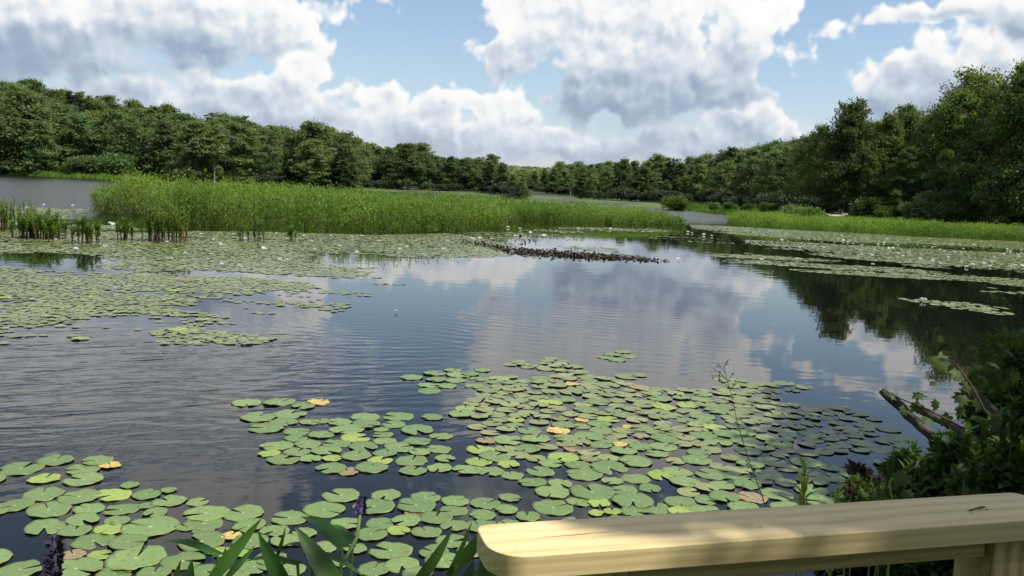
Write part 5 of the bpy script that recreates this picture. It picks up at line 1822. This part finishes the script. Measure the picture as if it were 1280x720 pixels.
# dead wood
def log(label, pts, rad, name='dead_log', seed=0):
    rng = np.random.default_rng(seed)
    P = [pt(*q) for q in pts]
    fine_ = []
    for a, b in zip(P[:-1], P[1:]):
        for i in range(4): fine_.append(a.lerp(b, i / 4) + Vector(rng.normal(size=3)) * rad[0] * 0.12)
    fine_.append(P[-1])
    n = len(fine_)
    rr_ = [np.interp(i / (n - 1), np.linspace(0, 1, len(rad)), rad) * (1 + rng.normal() * 0.06) for i in range(n)]
    o_ = P[0].copy()
    mb = MB(); mb.tube([p - o_ for p in fine_], [q * 0.68 for q in rr_], 14)
    for q in range(2):
        V = mb.V[0]; V += (rng.normal(size=V.shape) * rad[0] * 0.05).astype(np.float32)
    k = 14; spl = rng.normal(size=k) * rad[0] * 0.09      # long splits and ridges run the whole length
    V = mb.V[0].reshape(n, k, 3); c = V.mean(1, keepdims=True); dv = V - c
    V += dv / np.maximum(np.linalg.norm(dv, axis=2, keepdims=True), 1e-6) * spl[None, :, None]
    for i in (0, 1): mb.V[1 + i] = V[n - 1 if i == 0 else 0][::1 if i == 0 else -1].copy()
    o = link(name, mb.mesh(name, True), M['dead_wood'])
    o.location = o_
    tag(o, label, 'dead wood')
    return o


log('grey broken log end jutting left over the lily pads from the shrubs', [(1103, 488, 5.4), (1135, 518, 5.3), (1172, 552, 5.2), (1215, 590, 5.1)], [0.036, 0.042, 0.046, 0.05], seed=1)
log('second weathered log lying behind the jutting one', [(1140, 508, 6.0), (1180, 528, 5.9), (1230, 556, 5.8)], [0.035, 0.045, 0.05], seed=2)
log('thick grey limb slanting down at the right, behind the vine leaves', [(1208, 484, 5.9), (1236, 510, 5.8), (1262, 540, 5.7), (1300, 585, 5.6)], [0.038, 0.05, 0.058, 0.06], seed=3)
log('short forked grey branch crossing the thick limb', [(1268, 506, 5.4), (1250, 530, 5.4), (1236, 560, 5.4), (1230, 590, 5.4)], [0.02, 0.032, 0.04, 0.045], 'dead_branch', seed=4)

# vine with lobed leaves over the logs
LOBES = [(0, 0), (0.16, -0.1), (0.42, -0.08), (0.34, 0.12), (0.62, 0.3), (0.36, 0.42), (0.42, 0.66), (0.18, 0.62), (0, 1.0), (-0.18, 0.62), (-0.42, 0.66), (-0.36, 0.42), (-0.62, 0.3), (-0.34, 0.12), (-0.42, -0.08), (-0.16, -0.1)]


def lobed(mb, p, d, nrm, s, tint):
    d = Vector(d).normalized(); a = d.cross(Vector(nrm)).normalized(); u = a.cross(d)
    V = [tuple(p + d * (0.35 * s) + u * (0.05 * s))]
    for (x, y) in LOBES:
        V.append(tuple(p + a * (x * s) + d * (y * s) - u * (abs(x) * 0.28 * s + 0.15 * s * y * y)))
    k = len(LOBES)
    mb.add(V, [(0, 1 + i, 1 + (i + 1) % k) for i in range(k)], tint)


rng = np.random.default_rng(91)
v0 = pt(1262, 575, 5.2)
vine = empty('vine', v0, 0, 'wild vine with lobed leaves trailing over the broken logs', 'vine')
mb = MB(); lf = MB()
for path in [[(1262, 575, 5.2), (1215, 540, 5.15), (1160, 512, 5.15), (1125, 498, 5.2), (1104, 487, 5.25)], [(1262, 575, 5.2), (1235, 520, 5.2), (1212, 478, 5.25), (1192, 452, 5.3), (1178, 446, 5.3)]]:
    P = [pt(*q) - v0 for q in path]
    mb.tube(P, [0.009, 0.007, 0.006, 0.004, 0.003][:len(P)], 5)
for (px, py, s) in [(1107, 488, 16), (1118, 492, 18), (1142, 493, 24), (1128, 508, 20), (1150, 505, 26), (1172, 502, 22), (1187, 520, 26), (1198, 508, 26), (1182, 448, 26), (1192, 462, 30), (1208, 478, 26), (1202, 492, 30), (1225, 500, 26), (1216, 520, 28), (1160, 522, 24), (1240, 520, 24),
                    (1170, 478, 16), (1228, 470, 22), (1250, 480, 26), (1255, 510, 26), (1210, 545, 30), (1180, 545, 28), (1236, 548, 30), (1262, 545, 30), (1130, 592, 34), (1128, 615, 26), (1150, 575, 22), (1200, 580, 26), (1245, 455, 24), (1268, 465, 28), (1215, 455, 20), (1262, 440, 24)]:
    D = 5.0 + rng.random() * 0.35 if py < 580 else 4.2
    p = pt(px, py, D) - v0
    lobed(lf, p, (rng.normal() * 0.7, -0.5 + rng.normal() * 0.3, -0.7 + rng.normal() * 0.4), (rng.normal() * 0.4, -0.6 + rng.normal() * 0.3, 0.9), s * D / FPX * 0.68, float(np.clip(0.4 + rng.normal() * 0.25, 0, 1)))
lobed(lf, pt(1173, 445, 5.2) - v0, (0.4, -0.2, -0.6), (0.2, -1, 0.5), 0.13, 1.0)
link('stem', mb.mesh('stem', True), M['reed_stem'], vine)
link('leaves', lf.mesh('leaves'), M['vine'], vine)


def sprig(label, name, px, D, base_py, top_py, lean, n, ll, lw, mat, seed, cat='seedling', nst=3, flower=None):
    rng = np.random.default_rng(seed)
    b = pt(px, base_py, D)
    g = Vector((b.x, b.y, gz(b.x, b.y)))
    t = empty(name, g, 0, label, cat)
    st, lf = MB(), MB()
    for q in range(nst):
        tp = pt(px + lean + rng.normal() * 12 * (q > 0), top_py + 14 * q, D + rng.normal() * 0.04) - g
        root = Vector((rng.normal() * 0.03, rng.normal() * 0.03, -0.03))
        ctl = [root, root.lerp(tp, 0.55) + Vector((rng.normal() * 0.012, 0, 0)), tp]
        st.tube(ctl, [0.005, 0.004, 0.0015], 6)
        for i in range(n):
            u = 0.8 + 0.2 * (i + 0.5) / n
            p = ctl[0].lerp(ctl[1], u / 0.55) if u < 0.55 else ctl[1].lerp(ctl[2], (u - 0.55) / 0.45)
            a = i * 2.4 + rng.normal() * 0.3
            d = Vector((math.cos(a), math.sin(a), 0.55 + 0.5 * u + rng.normal() * 0.25)).normalized()
            nn = Vector((-d.x * d.z, -d.y * d.z, 1))
            L = ll * (0.7 + 0.5 * rng.random()) * (1.1 - 0.45 * u)
            blade(lf, p, p + d * L, lw, nn, 0.12 * (0.4 + rng.random()), 0.25, 0, 8, float(rng.random()))
    link('stems', st.mesh('stems', True), M['green_stem'], t)
    link('leaves', lf.mesh('leaves', True), M[mat], t)
    if flower:
        fl = MB()
        for i in range(14):
            q = pt(px + lean + rng.normal() * 4, top_py + rng.uniform(-5, 9), D) - g
            fl.leaves(np.array([tuple(q)]), unit(1, rng), unit(1, rng), 0.02, 0.014)
        link('buds', fl.mesh('buds'), M[flower], t)


sprig('yellow green seedling coloured as if sunlit, with narrow leaves rising behind the rail', 'seedling', 1028, 2.3, 650, 588, -22, 20, 0.07, 0.015, 'bright_leaf', 61, nst=2)
sprig('shorter bright seedling right of the taller one, also coloured as if sunlit, behind the rail', 'seedling', 1046, 2.4, 650, 610, 2, 14, 0.06, 0.015, 'bright_leaf', 62, nst=2)
sprig('red leaved sprig with crimson buds behind the middle of the rail', 'red_sprig', 1070, 2.7, 640, 608, -6, 8, 0.03, 0.010, 'withered', 63, 'plant', 2, 'red_leaf')
sprig('small green sprig right of the red leaved one behind the rail', 'green_sprig', 1095, 2.9, 645, 606, 2, 12, 0.06, 0.02, 'vine', 64, 'plant', 3)
for i, (px, D, top, ln, lb) in enumerate([(1150, 4.6, 560, -8, 'thin leafy shoot left of the rail shrubs'), (1205, 4.5, 535, 6, 'leafy shoot rising between the two dark rail shrubs'), (1245, 4.4, 520, -6, 'tall leafy shoot before the thick limb'), (1262, 4.2, 500, 8, 'tallest leafy shoot at the right edge of the bank'), (1225, 4.2, 570, -4, 'short leafy shoot directly behind the damselfly')]):
    sprig(lb, 'leafy_shoot', px, D, 640, top, ln, 16, 0.11, 0.026, 'vine', 80 + i, 'plant', 3)
# pale hooked shoot
p0 = pt(1118, 630, 2.9); g0 = Vector((p0.x, p0.y, gz(p0.x, p0.y)))
hk = MB(); hk.tube([Vector((0, 0, -0.03))] + [pt(a, b, 2.9) - g0 for a, b in [(1118, 630), (1114, 618), (1112, 604), (1115, 597), (1119, 600)]], [0.004, 0.004, 0.0038, 0.0035, 0.003, 0.002], 6)
o = link('hooked_shoot', hk.mesh('hooked_shoot', True), M['bright_leaf'], loc=g0)
tag(o, 'pale green shoot with a hooked tip behind the rail', 'shoot')

# ground cover on the bank and under the rail
rng = np.random.default_rng(99)
n = 30000
P = np.stack([rng.uniform(-2.5, 6.5, n), rng.uniform(0.6, 8.5, n)], 1)
zz = ground_z(P)
k = (zz > 0.02) & ((P[:, 0] > 0.45) | (rng.random(n) < 0.25)) & ~((np.abs(P[:, 0]) < 0.6) & (P[:, 1] < 1.0))
P, zz = P[k], zz[k]
dens = vnoise(P, 0.35, 55)
k = dens > 0.3 * rng.random(len(P)); P, zz, dens = P[k], zz[k], dens[k]
n = len(P)
mb = MB()
hh = rng.random(n) ** 1.5 * (0.12 + 0.4 * dens) * np.clip((P[:, 1] - 0.2) / 2, 0.3, 1)
a = rng.random(n) * 6.28; up = rng.uniform(-0.1, 1.2, n)
Dv = np.stack([np.cos(a), np.sin(a), up], 1)
N = np.stack([-np.cos(a) * up, -np.sin(a) * up, np.ones(n)], 1) + rng.normal(size=(n, 3)) * 0.3
s = rng.uniform(0.05, 0.13, n)
mb.leaves(np.column_stack([P, zz + hh]), Dv, N, s, s * rng.uniform(0.2, 0.5, n), np.clip(0.1 + 0.6 * dens + rng.normal(size=n) * 0.2, 0, 1))
# grass blades rising between
n2 = 5000
Q = np.stack([rng.uniform(0.3, 5.5, n2), rng.uniform(1.7, 7.5, n2)], 1); z2 = ground_z(Q); kk = z2 > 0.0; Q, z2 = Q[kk], z2[kk]; n2 = len(Q)
a = rng.random(n2) * 6.28
mb.leaves(np.column_stack([Q, z2]), np.stack([np.cos(a) * 0.4, np.sin(a) * 0.4, np.ones(n2)], 1), np.stack([np.cos(a + 1.6), np.sin(a + 1.6), 0.2 * np.ones(n2)], 1), rng.uniform(0.12, 0.4, n2), 0.009, np.clip(0.5 + rng.normal(size=n2) * 0.25, 0, 1), mid=0.3)
ug = link('undergrowth', mb.mesh('undergrowth'), M['shrub'])
tag(ug, 'dark tangle of weeds and leaves covering the near bank under the rail', 'undergrowth', kind='stuff')
# pale stones on the bank seen below the rail
M['stone'] = simple_mat('stone', (0.2, 0.19, 0.17), (0.42, 0.4, 0.37), 9, 0.85, 0.2, bump=0.5)
for i, (px, py, s, label) in enumerate([(905, 716, 0.10, 'pale grey stone lowest under the rail gap'), (935, 713, 0.08, 'pale flat stone beside the lowest one under the rail'), (985, 709, 0.09, 'pale grey stone farther right under the rail gap'), (870, 722, 0.09, 'pale stone partly hidden by the rail underside')]):
    p = onz(px, py, 0.5); g = gz(p.x, p.y)
    for _ in range(3):
        p = onz(px, py, g + 0.04); g = gz(p.x, p.y)
    bm = bmesh.new(); bmesh.ops.create_icosphere(bm, subdivisions=3, radius=s)
    for v in bm.verts:
        f = 1 + 0.18 * math.sin(9 / s * 0.1 * v.co.x * 10 + i) * math.cos(7 * v.co.y / s * 0.3 + i) + 0.08 * math.sin(5 * v.co.z / s + 3 * i)
        v.co = (v.co.x * f * 1.3, v.co.y * f, v.co.z * f * 0.6)
    me = bpy.data.meshes.new('stone'); bm.to_mesh(me); bm.free()
    for q in me.polygons: q.use_smooth = True
    o = link('stone', me, M['stone'], loc=(p.x, p.y, g + 0.02)); o.rotation_euler = (0, 0, i * 1.3)
    tag(o, label, 'stone')
